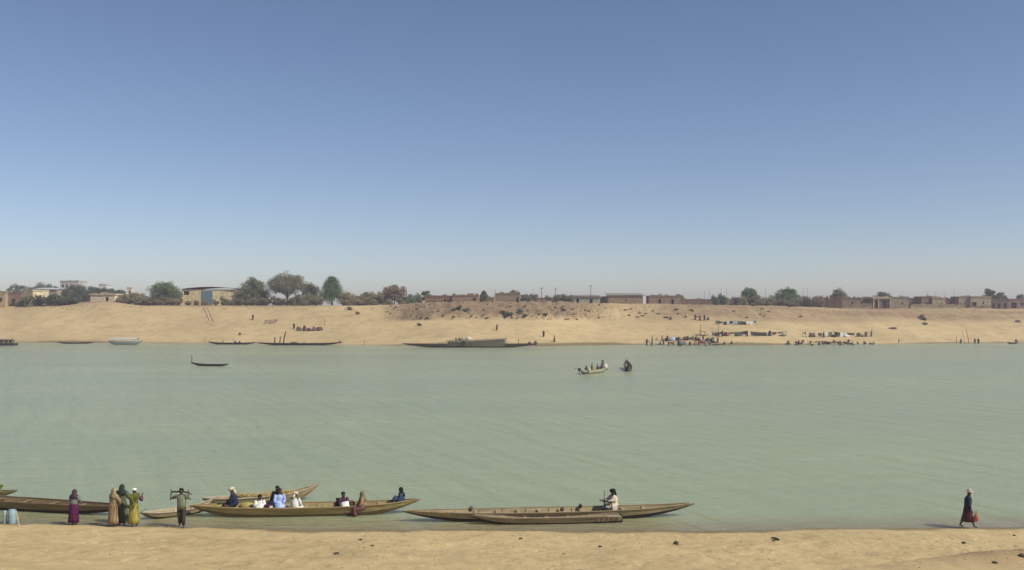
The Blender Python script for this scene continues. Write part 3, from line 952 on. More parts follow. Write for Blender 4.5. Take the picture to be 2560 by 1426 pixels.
T = [  # label, px, width px, top row, Y, leaf kind, crown shape, density, trunk share
 ('hazy dark green tree at the left end of the grove, above the mud houses', 45, 70, 712, 440, 'dark', 'round', .9, .1),
 ('hazy green tree just left of the tall pale house', 108, 75, 705, 450, 'dark', 'round', .9, .1),
 ('tallest dark tree of the grove, in front of the tall pale house', 195, 80, 706, 400, 'dark', 'dome', 1.2, .08),
 ('dark green tree of the grove left of the cream tower', 250, 90, 716, 390, 'dark', 'dome', 1.1, .08),
 ('low dark tree at the right end of the grove beside the cream tower', 300, 60, 722, 400, 'dark', 'dome', .9, .08),
 ('dense dark tree behind the long bush hedge, left of the cream building', 168, 70, 722, 350, 'dark', 'dome', 1.1, .08),
 ('hazy tree between the yellow hut roof and the grey roof at far left', 78, 60, 716, 400, 'dark', 'dome', .9, .08),
 ('hazy tree filling the gap left of the small white house', 232, 60, 713, 430, 'dark', 'dome', 1.0, .08),
 ('hazy tree standing right of the small white house', 278, 60, 719, 430, 'dark', 'dome', .9, .08),
 ('hazy low tree in front of the tall pale house on its left side', 140, 60, 713, 395, 'dark', 'dome', 1.0, .08),
 ('big rounded green tree left of the yellow warehouse', 412, 92, 698, 318, 'mid', 'dome', 1.8, .10),
 ('rounded grey green tree right of the yellow warehouse', 632, 82, 690, 322, 'mid', 'dome', 1.7, .16),
 ('tall brownish tree with bare stems in the middle of the tree row', 718, 92, 684, 318, 'grey', 'round', 1.5, .30),
 ('small dark tree between the brownish tree and the pointed tree', 776, 40, 708, 330, 'dark', 'round', .8, .25),
 ('pointed bright green tree with a broad skirt', 830, 84, 692, 322, 'fresh', 'cone', 1.7, .04),
 ('rounded brown green tree standing alone right of the hedge', 986, 56, 711, 318, 'brown', 'round', 1.1, .20),
 ('small bright green tree left of the long low brown house', 1065, 26, 726, 340, 'fresh', 'round', .6, .15),
 ('small pointed green tree beside the thin white pole', 1210, 26, 727, 322, 'mid', 'cone', .7, .05),
 ('small green tree overhanging the brown mud wall in the centre', 1284, 34, 724, 335, 'mid', 'dome', .8, .2),
 ('small bushy green tree left of the round tree on the right', 1872, 36, 717, 330, 'fresh', 'round', .9, .12),
 ('round dense green tree standing right of centre', 1970, 66, 712, 322, 'fresh', 'dome', 1.6, .08),
 ('small feathery tree rising behind the brown reed fence', 2096, 40, 722, 340, 'grey', 'round', .8, .15),
 ('dark tree behind the porch house on the right', 2208, 50, 721, 345, 'dark', 'dome', .9, .1),
 ('dark tree behind the roofs near the right edge', 2475, 30, 720, 350, 'dark', 'round', .7, .15),
 ('spreading dark tree at the right edge, right of its neighbour', 2500, 40, 723, 350, 'dark', 'dome', .8, .1),
 ('low dark tree cut by the right edge of the photo', 2556, 40, 733, 345, 'dark', 'dome', .7, .1),
]
for i, (lab, px, wp, yt, Y, kind, shp, dens, tr) in enumerate(T):
    b = far_at(px, Y); hh = H + (YH - yt) / F * Y - b.z
    make_tree('tree', lab, 'tree', b, wp / F * Y * 1.08, hh, kind, 40 + i, trunk=hh * tr, dense=dens, shape=shp, group='trees on the far bank', leaf=.17 + .05 * (Y > 380))

# shrubs: (label, group, leaf kind, [(px, top row, base row or depth, width px)])
rng = random.Random(11)
def shrub_row(label, group, kind, spots, name='bush'):
    for k, (px, yt, Y, wp) in enumerate(sorted(spots)):
        Y = max(Y, float(far_shore(px)) + 49) if px < 700 else Y
        b = far_at(px, Y)
        h = max(.5, H + (YH - yt) / F * Y - b.z)
        make_bush(name, label % ORD[k], b, wp / F * Y * 1.3, h * 1.15, kind, rng.randrange(3), group, rng.uniform(0, 6))
shrub_row('%s dark green shrub from the left in the hedge below the yellow hut', 'hedge shrubs at far left', 'dark', [(62, 746, 312, 28), (80, 742, 313, 30), (100, 738, 314, 34), (122, 736, 316, 34), (145, 735, 316, 34), (165, 738, 315, 30), (183, 742, 313, 28), (36, 750, 312, 20), (172, 748, 310, 26)])
shrub_row('%s olive shrub from the left beside the big rounded tree', 'shrubs left of the big rounded tree', 'olive', [(305, 738, 316, 26), (322, 733, 318, 30), (340, 731, 318, 30), (358, 736, 315, 28), (350, 748, 311, 24), (372, 745, 311, 26), (388, 750, 309, 24)])
shrub_row('%s pale dry shrub from the left under the big rounded tree', 'dry shrubs under the rounded tree', 'brown', [(400, 748, 310, 20), (418, 752, 309, 22), (432, 744, 312, 24), (445, 748, 311, 20), (386, 760, 306, 16)])
shrub_row('%s clump of weeds from the left at the yellow warehouse wall', 'weeds at the warehouse wall', 'olive', [(470, 752, 316, 14), (490, 750, 317, 16), (512, 751, 317, 16), (540, 749, 316, 16), (558, 741, 317, 16), (572, 748, 315, 18)])
shrub_row('%s tangled grey shrub from the left below the tree row by the warehouse', 'shrubs below the tree row', 'grey', [(598, 745, 314, 26), (618, 748, 313, 24), (640, 742, 315, 30), (665, 745, 313, 28), (690, 740, 313, 28), (706, 746, 310, 24), (728, 744, 311, 26), (655, 738, 317, 30), (744, 735, 316, 32), (768, 732, 317, 34), (790, 736, 315, 30), (758, 748, 311, 26)])
shrub_row('%s olive shrub from the left in the hedge right of the pointed tree', 'long hedge shrubs', 'olive', [(862, 733, 318, 30), (882, 731, 319, 30), (902, 731, 319, 30), (922, 729, 320, 30), (942, 730, 319, 30), (960, 735, 317, 28), (895, 745, 313, 26), (930, 746, 313, 26), (868, 750, 311, 22), (975, 748, 312, 24), (1000, 746, 312, 22)])
shrub_row('%s small green shrub from the left beside the long low brown house', 'green shrubs left of the brown house', 'mid', [(1018, 736, 320, 24), (1035, 740, 316, 22), (1048, 733, 322, 22), (1072, 758, 300, 14), (1086, 757, 300, 14), (1100, 756, 301, 12), (1112, 757, 301, 12)])
for k in range(70):
    px = rng.uniform(965, 1500); py = rng.uniform(758, 801)
    p = far_hit(px, py)
    s_ = rng.uniform(.3, .85)
    make_bush('dry_bush', 'brown dry bush growing on the eroded bank face in the centre', p, s_ * 1.3, s_ * rng.uniform(.5, .9), 'brown', rng.randrange(3), 'dry bushes on the eroded bank', rng.uniform(0, 6))
for (px, py, w_) in [(1135, 778, 2.6), (1148, 776, 3.4), (1163, 780, 3.0), (1258, 786, 3.0), (1272, 790, 3.4), (1300, 782, 2.6), (1314, 792, 2.2), (1043, 776, 1.8), (1365, 790, 2.2), (1408, 778, 2.2), (1068, 799, 1.6), (1053, 798, 1.4)]:
    make_bush('dark_bush', 'dark bush clinging to the gullied bank in the centre', far_hit(px, py), w_ * .75, w_ * .4, 'dark', rng.randrange(3), 'dark bushes on the gullied bank', rng.uniform(0, 6))
shrub_row('%s scrubby grey bush from the left below the round tree right of centre', 'scrub below the round tree', 'grey', [(1842, 742, 316, 24), (1860, 738, 317, 28), (1885, 737, 318, 30), (1905, 740, 316, 30), (1930, 738, 317, 28), (1955, 745, 313, 30), (1985, 745, 313, 28), (2010, 740, 317, 28), (2028, 743, 316, 24), (1895, 752, 311, 26), (1920, 755, 310, 24)])
shrub_row('%s small green bush from the left along the wooden fence', 'bushes at the wooden fence', 'mid', [(1788, 738, 322, 18), (1806, 734, 323, 20), (1650, 735, 333, 18), (1672, 737, 332, 22), (1695, 738, 332, 20)])
shrub_row('%s grey thorn bush from the left among the thin poles', 'thorn bushes between the poles', 'grey', [(1372, 739, 316, 18), (1390, 737, 317, 22), (1410, 735, 318, 24), (1425, 737, 317, 18), (1330, 740, 320, 20), (1312, 738, 322, 20)])
for k in range(26):
    make_bush('grass_tuft', 'low dry grass tuft on the dull slope above the clotheslines', far_hit(rng.uniform(1560, 2030), rng.uniform(768, 796)), rng.uniform(.7, 1.8), rng.uniform(.25, .55), 'olive', rng.randrange(3), 'dry grass tufts above the clotheslines', rng.uniform(0, 6))

# fine dry scrub and litter that nobody could count, on the brown strip along the top of the bank
sr = np.random.RandomState(77)
cen, rad = [], []
def scrub(n, px0, px1, py0, py1, bias=1.0):
    for _ in range(n):
        px = sr.uniform(px0, px1); py = py0 + (py1 - py0) * sr.rand() ** bias
        if vnoise(px * .02, py * .11, 55) + .35 * sr.normal() < -.15: continue
        p_ = far_hit(px, py); r_ = .12 + .25 * sr.rand() ** 2
        cen.append((p_.x, p_.y, p_.z + r_ * .5)); rad.append(r_)
scrub(1500, 960, 1540, 757, 801)
scrub(700, 1540, 2560, 764, 800, 1.6)
scrub(420, 20, 960, 762, 776)
tag(place('dry_scrub', leaf_cloud(sr, cen, rad, 9, .10, .8), leafy('leaf_dry_scrub', (.27, .20, .115), .5, .15)), 'fine dry scrub and litter along the top of the far bank', 'scrub', kind='stuff')

# houses of the centre and right
def near_house(*a, **k): return make_house(*a, **k)
make_house('long low brown mud house with a flat roof left of centre', 1062, 1130, 739, 330, 6, (.27, .16, .095), doors=[(.7, .8, 0, .7)], name='mud_house')
make_house('brown mud house with a stepped roof beside the long low one', 1131, 1196, 737, 328, 7, (.30, .21, .12), wins=[(.78, .9, .4, .75)], name='mud_house')
make_house('plain brown mud wall house under the small overhanging tree', 1237, 1300, 733, 326, 6, (.28, .22, .13), doors=[(.85, .94, 0, .7)], name='mud_house')
make_house('low dark brown house right of the overhanging tree', 1302, 1344, 738, 330, 6, (.19, .14, .09), doors=[(.4, .55, 0, .7)], name='mud_house')
make_house('lean-to shed with a pale wall beside the tall thin pole', 1434, 1500, 743, 325, 6, (.40, .36, .28), doors=[(.1, .2, 0, .75), (.6, .72, 0, .75)], roof='shed', roof_col=(.16, .13, .10), name='lean_to_shed')
make_house('long brown walled building with a grey green roof in the centre right', 1520, 1608, 739, 326, 8, (.30, .22, .13), wins=[(.5, .54, .4, .6)], roof='shed', roof_col=(.22, .23, .19), name='long_building')
make_house('brown mud wall house right of the white pillar', 1622, 1702, 739, 326, 6, (.27, .20, .12), doors=[(.3, .38, 0, .7), (.7, .78, 0, .7)], name='mud_house')
make_house('brown mud house behind the reed fence on the right', 2105, 2182, 744, 328, 7, (.25, .19, .12), wins=[(.3, .37, .45, .7), (.62, .70, .45, .7)], name='mud_house')
ph = make_house('mud house with a shaded porch on pale posts', 2184, 2224, 744, 322, 6, (.20, .14, .09), doors=[(.1, .32, 0, .8), (.55, .8, 0, .8)], roof='flat', roof_col=(.40, .33, .21), name='porch_house', overhang=.45)
w, h, dp = ph['_wh']
for fx in (-.52, -.22, .52):
    m = MB(); m.box((w * fx, -.3, h * .5 - .2), (.30, .28, h + .4)); m.build('post', MUD((.46, .38, .24)), ph)
make_house('ribbed grey brown house right of the porch house', 2226, 2272, 742, 324, 7, (.30, .25, .17), wins=[(.6, .7, .4, .6)], name='mud_house')
make_house('flat brown house behind the low wall on the right', 2274, 2306, 745, 330, 6, (.20, .16, .10), doors=[(.5, .7, 0, .6)], name='mud_house')
make_house('purplish mud house with a ragged parapet on the right', 2304, 2331, 741, 326, 6, (.24, .17, .13), doors=[(.7, .95, 0, .7)], name='mud_house')
make_house('pale mud house with two small windows on the right', 2331, 2364, 744, 325, 6, (.38, .31, .19), wins=[(.35, .42, .35, .6), (.66, .76, .35, .58)], name='mud_house')
make_house('dark narrow house next to the pale house with two windows', 2365, 2396, 746, 329, 6, (.15, .10, .08), doors=[(.3, .5, 0, .7)], name='mud_house')
make_house('tall pinkish mud house on the right with a flat parapet', 2397, 2426, 741, 326, 6, (.34, .27, .18), wins=[(.1, .2, .3, .5)], name='mud_house')
make_house('mud house with a dark arched entrance on the right', 2427, 2478, 741, 325, 8, (.36, .31, .20), doors=[(.06, .28, .1, .6)], wins=[(.58, .66, .4, .62)], name='mud_house')
make_house('dark ruined house with gaping doorways near the right edge', 2479, 2520, 748, 326, 6, (.17, .13, .10), doors=[(.05, .2, .1, .7), (.35, .55, .1, .6), (.75, .9, 0, .7)], name='ruined_house')
make_house('brown house cut by the right edge of the photo', 2521, 2590, 747, 327, 7, (.24, .18, .13), doors=[(.1, .3, 0, .7)], wins=[(.45, .55, .4, .7)], name='mud_house')

# low mud wall in front of the right hand houses, reed fence, wooden fence, poles
def low_wall(label, px0, px1, Y, hgt, col, n=14):
    t = thing('mud_wall', label, 'wall', (wx((px0 + px1) / 2, Y), Y, 0)); t['kind'] = 'thing'
    m = MB(); rows = []
    for i in range(n + 1):
        px = px0 + (px1 - px0) * i / n
        x = wx(px, Y); g = float(far_z(x, Y)); hh = g + hgt * (.85 + .3 * rng.random())
        lx = x - t.location.x
        rows.append([(lx, -.2, g - .6), (lx, .2, g - .6), (lx, .17, hh), (lx, -.17, hh)])
    m.quad_grid(rows, close_u=True); m.f.append((0, 1, 2, 3)); k = len(m.v); m.f.append((k - 4, k - 3, k - 2, k - 1))
    m.build('wall_body', MUD(col), t)
    m = MB(); rows = []
    for i in range(n + 1):
        r0 = m and rows
        x = wx(px0 + (px1 - px0) * i / n, Y); g = float(far_z(x, Y)) + hgt * .72
        lx = x - t.location.x
        rows.append([(lx, -.26, g), (lx, -.19, g), (lx, -.19, g + .12), (lx, -.26, g + .12)])
    m.quad_grid(rows, close_u=True); m.build('ledge', MUD(tuple(c * .8 for c in col)), t)
    return t
low_wall('brown mud compound wall left of the small pointed green tree', 1188, 1246, 334, 2.3, (.27, .18, .11))
low_wall('brown mud compound wall behind the thorn bushes', 1338, 1440, 334, 2.0, (.28, .2, .12), 20)
low_wall('short brown mud wall between the lean-to shed and the long building', 1492, 1530, 333, 2.4, (.26, .19, .11))
low_wall('short brown mud wall behind the white pillar', 1600, 1630, 333, 2.6, (.24, .18, .11))
low_wall('long brown compound wall behind the wooden stake fence', 1698, 1852, 334, 2.3, (.27, .19, .12), 26)
low_wall('long brown compound wall behind the scrub and round tree', 1838, 2050, 336, 2.4, (.26, .19, .12), 34)
low_wall('long low mud wall in front of the houses on the right', 2276, 2412, 314, 1.35, (.34, .28, .17))
low_wall('low mud wall before the house with the dark entrance', 2424, 2475, 318, .9, (.28, .23, .13))
low_wall('low crumbled mud wall left of the porch house', 2128, 2180, 316, 1.7, (.28, .22, .14))

def stake_fence(label, px0, px1, Y, hgt, n, m_, name='stake_fence', rails=2, thick=.06):
    t = thing(name, label, 'fence', (wx(px0, Y), Y, 0))
    for i in range(n):
        x = wx(px0 + (px1 - px0) * (i + .5 * rng.random()) / (n - 1), Y)
        g = float(far_z(x, Y)); lx = x - t.location.x
        m = MB(); hh = hgt * rng.uniform(.75, 1.15)
        m.tube([(lx, 0, g - .3), (lx + rng.uniform(-.06, .06), rng.uniform(-.05, .05), g + hh)], [thick, thick * .7], 5)
        m.build('stake', m_, t)
    for r_ in range(rails):
        m = MB()
        pts = []
        for i in range(9):
            x = wx(px0 + (px1 - px0) * i / 8, Y); pts.append((x - t.location.x, -.09, float(far_z(x, Y)) + hgt * (.3 + .45 * r_)))
        m.tube(pts, .035, 5); m.build('rail', m_, t)
    return t
stake_fence('wooden stake fence right of the brown mud wall', 1704, 1802, 324, 1.9, 30, wood('fence_stake', (.13, .09, .06)), thick=.09)
rf = stake_fence('tall brown reed fence in front of the mud houses on the right', 2043, 2104, 314, 3.6, 34, wood('reed_stake', (.20, .13, .085)), name='reed_fence', thick=.12)
m = MB(); rows = []
for i in range(19):
    x = wx(2041 + 64 * i / 18, 314.2); g = float(far_z(x, 314.2)); lx = x - rf.location.x
    hh = g + 3.5 * (.85 + .2 * rng.random())
    rows.append([(lx, .14, g - .3), (lx, .22, g - .3), (lx, .22, hh), (lx, .14, hh)])
m.quad_grid(rows, close_u=True); m.build('reed_mat', plain('reed_mat', (.22, .145, .09), .95, .4, 3, (6, 1, .3), .8, .05), rf)
make_bush('thatch_heap', 'dark brown brush heap leaning at the left end of the reed fence', far_at(2048, 312), 3.4, 4.4, 'brown', 2, None)

def pole_at(name, label, px, ytop, Y, r, m_, lean=0.0, cat='pole', base=None, cross=False):
    g = far_at(px, Y) if base is None else base
    top = H + (YH - ytop) / F * Y
    t = thing(name, label, cat, g)
    m = MB(); m.tube([(0, 0, -.4), (lean * .5, 0, (top - g.z) / 2), (lean, 0, top - g.z)], [r * 1.2, r, r * .75], 6)
    m.build('shaft', m_, t)
    if cross:
        m = MB(); m.box((lean, 0, top - g.z - .5), (1.1, .1, .1)); m.build('cross_arm', m_, t)
    return t
for lab, px, yt, Y, ln in [('thin dark utility pole on the crest left of the thorn bushes', 1354, 718, 318, 0), ('thin utility pole rising out of the thorn bushes', 1389, 719, 325, 0), ('tallest thin utility pole beside the lean-to shed', 1477, 712, 323, 0)]:
    pole_at('utility_pole', lab, px, yt, Y, .09, W_DARK, ln, cross=True)
for sx_, (px, yt) in enumerate([(1332, 722), (1760, 728), (1773, 724), (1803, 718), (1815, 722), (1913, 722), (2008, 722), (2016, 720), (2320, 728), (2336, 726), (2362, 730), (2385, 724)]):
    pole_at('thin_pole', 'thin bare stick, %s from the left above the roofline of the far town' % ORD[sx_], px, yt, 330, .045, W_DARK, rng.uniform(-.4, .4))
for o in C.objects:
    if o.name.startswith('thin_pole'): o['group'] = 'bare sticks above the roofs'
pole_at('white_pole', 'leaning pale bare trunk left of the brown mud wall in the centre', 1234, 724, 318, .14, W_PALE, .7, cat='pole')
pl = thing('white_pillar', 'short white pillar at the end of the long building', 'pillar', far_at(1611, 322)); pl['kind'] = 'thing'
hgt = H + (YH - 738) / F * 322 - pl.location.z
m = MB(); m.box((0, 0, hgt / 2), (1.0, .8, hgt)); m.build('pillar_shaft', plain('whitewash', (.75, .74, .70), .8, .1, 2), pl)
m = MB(); m.box((0, 0, hgt + .1), (1.2, 1.0, .2)); m.build('pillar_cap', plain('whitewash_cap', (.66, .65, .62), .8, .1, 2), pl)
for lab, px, py, s_ in [('pale boulder on the crest beside the first thin pole', 1349, 752, 1.5), ('pale heap of rubble left of the long building', 1512, 757, 2.2), ('pale boulder at the right end of the wooden fence', 1822, 755, 1.4), ('dark rock half buried in the sand near the right edge', 2545, 806, .9), ('flat dark rock on the sand slope above the right end of the clotheslines', 2232, 822, 1.3)]:
    p = far_hit(px, py)
    m = MB(); m.ball((0, 0, .1), (s_, s_ * .7, s_ * (.62 if 'flat' not in lab else .22)), 9, 6, .18, rng)
    o = m.build('boulder', plain('pale_stone', (.55, .48, .36), .9, .3, 2) if 'pale' in lab else plain('dark_stone', (.10, .08, .055), .9, .3, 2), None)
    o.location = p; tag(o, lab, 'rock')
for lab, px, py, s_ in [('upper dark bush of a pair on the bare slope at right', 2305, 796, 1.3), ('lower dark bush of a pair on the bare slope at right', 2309, 801, 1.1), ('small dark bush on the bare slope under the pair at right', 2313, 813, .9), ('tiny dark bush alone on the sand below the dry bushes', 1048, 815, .9), ('small bush at the foot of the slope right of the pointed tree', 874, 776, 1.2), ('small dry tuft right of the pointed tree, lower on the sand', 894, 786, .9)]:
    make_bush('small_bush', lab, far_hit(px, py), s_ * 1.6, s_, 'dark' if 'dark' in lab else 'brown', rng.randrange(3), None)

# pale pipe and its thin brown rail running down the slope below the warehouse
for lab, a, b, r_, mm in [('pale pipe lying down the sand slope below the warehouse', (507, 764), (524, 801), .13, W_PALE), ('thin brown rail lying down the slope beside the pale pipe', (517, 768), (533, 806), .06, W_POLE)]:
    p0, p1 = far_hit(*a), far_hit(*b)
    m = MB()
    m.tube([far_hit(a[0] + (b[0] - a[0]) * q / 8, a[1] + (b[1] - a[1]) * q / 8) - p0 + Vector((0, 0, r_ * .8)) for q in range(9)], r_, 7)
    o = m.build('pipe', mm, None, True); o.location = p0; tag(o, lab, 'pipe')

# ================================================================ things at the far waterline
CL = {k: cloth(k, v) for k, v in dict(white=(.72, .71, .66), cream=(.62, .55, .42), navy=(.020, .026, .055), blue=(.10, .16, .34), pale_blue=(.42, .52, .68), black=(.016, .016, .018), green=(.035, .065, .04), olive=(.13, .15, .09), maroon=(.075, .022, .026), purple=(.085, .016, .062), dark_purple=(.055, .022, .05), yellow=(.52, .42, .06), pink=(.42, .19, .17), brown=(.10, .06, .035), red=(.38, .12, .075), grey=(.17, .18, .17), dark=(.03, .028, .026)).items()}
FC = ['dark', 'brown', 'navy', 'maroon', 'olive', 'black', 'green', 'grey']

def far_person(label, px, py, col, kind='stand', rz=0.0, head='hair', seed=0, low=None, sink=0.0, hc=None, size=1.0, group=None, arms='down'):
    p = far_hit(px, py)
    p.z -= sink
    return make_person(label, p, rz, kind, arms, .15, .12 if kind == 'walk' else 0, robe=CL[col] if low is None else None, top=CL[col] if low else None, skirt=CL[low] if low else None, head=(head, CL[hc] if hc else None), near=False, seed=seed, size=size, group=group)

far_person('person in a dark robe standing high on the sand below the warehouse trees', 632, 800, 'dark', rz=.5, seed=1)
far_person('person sitting on the sand above the short canoe with riders', 600, 838, 'brown', 'floor', seed=2)
far_person('person in black standing left of the heap of goods on the sand', 735, 823, 'black', seed=3)
far_person('person in dark clothes standing alone on the sand in the centre', 1242, 826, 'dark', rz=1, seed=4)
far_person('person in dark clothes standing on the sand right of the large cargo boat', 1359, 843, 'dark', seed=5)
far_person('person in a brown robe walking at the water edge right of the large cargo boat', 1386, 856, 'brown', 'walk', rz=1.5, seed=6, size=1.05)
far_person('small dark figure sitting on the slope left of the upper clothesline', 1677, 799, 'brown', 'floor', seed=7)
far_person('person in brown standing leftmost of four above the clothesline', 1738, 801, 'brown', seed=8)
far_person('person in navy, second of four above the clothesline', 1750, 802, 'navy', 'walk', rz=1, seed=9)
far_person('person in navy, third of four above the clothesline', 1761, 802, 'navy', seed=10)
far_person('person in dark clothes sitting, rightmost of four above the clothesline', 1770, 800, 'dark', 'floor', seed=11)
far_person('person with bare brown top standing in the shallows right of the clotheslines', 2247, 861, 'brown', rz=1.2, seed=12, sink=.25, low='white')
far_person('person in brown wading, leftmost of three by the leaning poles', 2402, 859, 'brown', rz=.4, seed=13, sink=.3)
far_person('person in grey wading, middle of three by the leaning poles', 2437, 859, 'grey', rz=-.4, seed=14, sink=.3)
far_person('person in dark grey wading, rightmost of three by the leaning poles', 2446, 859, 'dark', rz=-.6, seed=15, sink=.3)
far_person('person in black sitting in the small canoe at the right edge', 2539, 855, 'black', 'floor', rz=1, seed=16)

def far_stake(label, px, ytop, ybase, r=.05, lean=0.0, m_=None, group=None, name='wooden_stake'):
    p = far_hit(px, ybase)
    t = thing(name, label, 'pole', p, 0, group)
    h = (ybase - ytop) / F * p.y
    m = MB(); m.tube([(0, 0, -.5), (lean * .4, 0, h * .5), (lean, 0, h)], [r * 1.15, r, r * .7], 6); m.build('shaft', m_ or W_DARK, t)
    m = MB(); m.tube([(lean * .75, 0, h * .74), (lean * .8, 0, h * .78)], [r * 1.5, r * 1.5], 6); m.build('rope_lashing', W_POLE, t)
    return t
far_stake('mooring stake left of the short canoe with riders', 513, 843, 857)
far_stake('thin stake at the water edge right of the long canoe', 911, 850, 862)
far_stake('thick upright stake, leftmost of three beside the long canoe', 687, 843, 860, .16)
far_stake('leaning stake, middle of three beside the long canoe', 699, 842, 860, .14, .3)
far_stake('tallest stake leaning right above the long canoe', 708, 829, 860, .16, .7)
far_stake('tall thin pole standing left of the laundry at the water', 1752, 812, 845, .07)
far_stake('dark pole standing between the two clotheslines', 1796, 810, 862, .06)
far_stake('thin stake left of the wading group by the leaning poles', 2391, 841, 858, .06)
far_stake('long pale pole leaning left, beside the wading group', 2413, 828, 860, .04, -.9)
far_stake('long dark pole leaning left among the wading group', 2423, 824, 860, .07, -.9)
far_stake('thin stake at the right end of the heap of goods', 811, 794, 814, .06)

def far_canoe(label, px0, px1, pyw, beam=1.0, free=.45, rise=(.3, .3), mat=None, dy=(0, 0), **kw):
    Y = H * F / (pyw - YH)
    mm = mat or W_DARK
    return make_canoe(label, (wx(px0, Y + dy[0]), Y + dy[0]), (wx(px1, Y + dy[1]), Y + dy[1]), beam, free, rise, .08, (mm, W_TAR, mm), kw.pop('thwarts', 5), False, False, 1, **kw)
far_canoe('thin dark canoe lying at the far waterline left of the pale blue boat', 143, 236, 859.5, .9, .28, (.15, .15))
c1 = far_canoe('short dark canoe with riders at the far waterline', 518, 640, 861.5, 1.0, .42, (.4, .2))
c2 = far_canoe('long dark canoe moored beside three stakes', 640, 858, 863.5, 1.2, .5, (.3, .35))
for u, lab, col, hd in [(-.35, 'person in olive sitting low at the left end of the short canoe', 'olive', 'hair'), (.10, 'person in a white robe standing in the short canoe', 'white', 'turban'), (.16, 'person in black sitting in the middle of the short canoe', 'black', 'hair'), (.32, 'person in dark clothes sitting towards the right end of the short canoe', 'dark', 'hair')]:
    p = in_boat(c1, u, .15 if 'white' in lab else -.1, .02 if 'white' in lab else .22)
    make_person(lab, p, rng.uniform(-1, 1), 'stand' if 'white' in lab else 'floor', 'down', .15, 0, robe=CL[col], head=(hd, CL['cream'] if hd == 'turban' else None), near=False, seed=len(lab), size=.95)
m = MB()
for k in range(5): m.ball((rng.uniform(-.7, .7), rng.uniform(-.2, .2), .2 + .1 * rng.random()), (.4, .3, .35), 8, 5, .15, rng)
o = m.build('sack_pile', plain('dark_sacking', (.09, .075, .05), .95, .3, 3), None); o.location = in_boat(c2, -.12, 0, .25); tag(o, 'heap of dark sacks in the middle of the long canoe', 'sacks')
make_person('person in black sitting at the right end of the long canoe', in_boat(c2, .93, 0, .5), -1.2, 'floor', 'lap', .3, robe=CL['black'], near=False, seed=33, size=.9)
make_person('person in grey sitting beside the sacks in the long canoe', in_boat(c2, .1, 0, .2), 1.2, 'floor', 'lap', .3, robe=CL['grey'], near=False, seed=34, size=.9)
far_canoe('small dark canoe drawn up at the right edge of the far bank', 2518, 2545, 860, .8, .3, (.3, .2), thwarts=2)

# moored pale blue boat with a canopy
PB = plain('pale_blue_paint', (.42, .50, .52), .6, .2, 2)
PBd = plain('blue_grey_paint', (.20, .26, .27), .6, .25, 2)
Y = H * F / (862.0 - YH)
bt = make_canoe('pale blue passenger boat with a white canopy at the far left waterline', (wx(268, Y), Y), (wx(358, Y), Y), 2.4, .75, (.3, .5), .1, (PB, PBd, W_GREY), 5, True, False, 1, name='passenger_boat', cat='boat')
L = bt['_len']
for ux in (-.66, -.33, 0, .33, .62):
    for sy in (-.85, .85):
        m = MB(); m.tube([(ux * L / 2, sy, .6), (ux * L / 2, sy * .95, 1.45)], .05, 5); m.build('canopy_post', PBd, bt)
m = MB(); rows = []
for i in range(13):
    u = -.78 + 1.5 * i / 12
    rows.append([(u * L / 2, -1.15 + 2.3 * q / 6, 1.45 + .24 * math.sin(PI * q / 6) + .04 * math.sin(i * 2.1)) for q in range(7)])
top = rows; m.quad_grid(rows); m.quad_grid([[(p[0], p[1], p[2] + .05) for p in r_] for r_ in rows])
m.build('canopy', plain('white_canvas', (.50, .54, .55), .8, .15, 2), bt, True)
m = MB(); m.box((-.1 * L, -1.0, 1.12), (L * .55, .06, .10)); m.build('side_rail', PB, bt)

# dark barge with posts cut by the left edge
Y = H * F / (864.5 - YH)
bg_ = thing('barge', 'dark flat barge with a railing of posts cut by the left edge', 'barge', (wx(-8, Y), Y + 1.2, 0))
m = MB(); m.box((0, 0, .25), (8.4, 2.4, .75)); m.build('hull', W_DARK, bg_)
m = MB(); m.box((0, 0, .66), (8.6, 2.6, .07)); m.build('deck', W_GREY, bg_)
for k in range(8):
    m = MB(); m.box((-4.1 + k * 8.2 / 7, -1.2, 1.15), (.14, .14, .95)); m.build('post', W_GREY, bg_)
m = MB(); m.box((0, -1.2, 1.68), (8.5, .16, .1)); m.build('rail', W_GREY, bg_)
m = MB(); m.box((-.2, 0, 1.1), (7.4, 1.4, .8)); m.build('cabin', plain('dark_cabin', (.05, .045, .045), .9, .3, 2), bg_)

# the large cargo boat
Y = H * F / (869.0 - YH)
CB = make_canoe('large dark cargo boat with a matting shelter in the centre of the far waterline', (wx(1004, Y), Y), (wx(1348, Y), Y), 2.6, .85, (.15, .1), .1, (wood('cargo_wood', (.11, .085, .05)), W_TAR, W_GREY), 9, True, False, 2, name='cargo_boat', cat='boat')
L = CB['_len']
MAT = plain('reed_matting', (.21, .19, .12), .95, .45, 2.2, (1, 1, 3), .9, .06)
def boat_u(px): return (px - 1176) / 172.0
def mat_panel(name_, u0, u1, z0, z1a, z1b, y0, m_, n=10):
    m = MB(); rows = []
    for i in range(n + 1):
        q = i / n; u = u0 + (u1 - u0) * q
        zt = z1a + (z1b - z1a) * q + .05 * math.sin(i * 2.3)
        rows.append([(u * L / 2, y0, z0), (u * L / 2, y0 + .05, z0), (u * L / 2, y0 + .05, zt), (u * L / 2, y0, zt)])
    m.quad_grid(rows, close_u=True); m.f.append((0, 1, 2, 3)); k = len(m.v); m.f.append((k - 4, k - 3, k - 2, k - 1))
    return m.build(name_, m_, CB)
mat_panel('mat_wall', boat_u(1120), boat_u(1180), .35, 1.30, 1.30, -1.36, plain('brown_matting', (.13, .085, .05), .95, .45, 2.2, (1, 1, 3), .9, .06))
mat_panel('mat_wall', boat_u(1180.6), boat_u(1262), .30, 1.33, 1.80, -1.37, MAT)
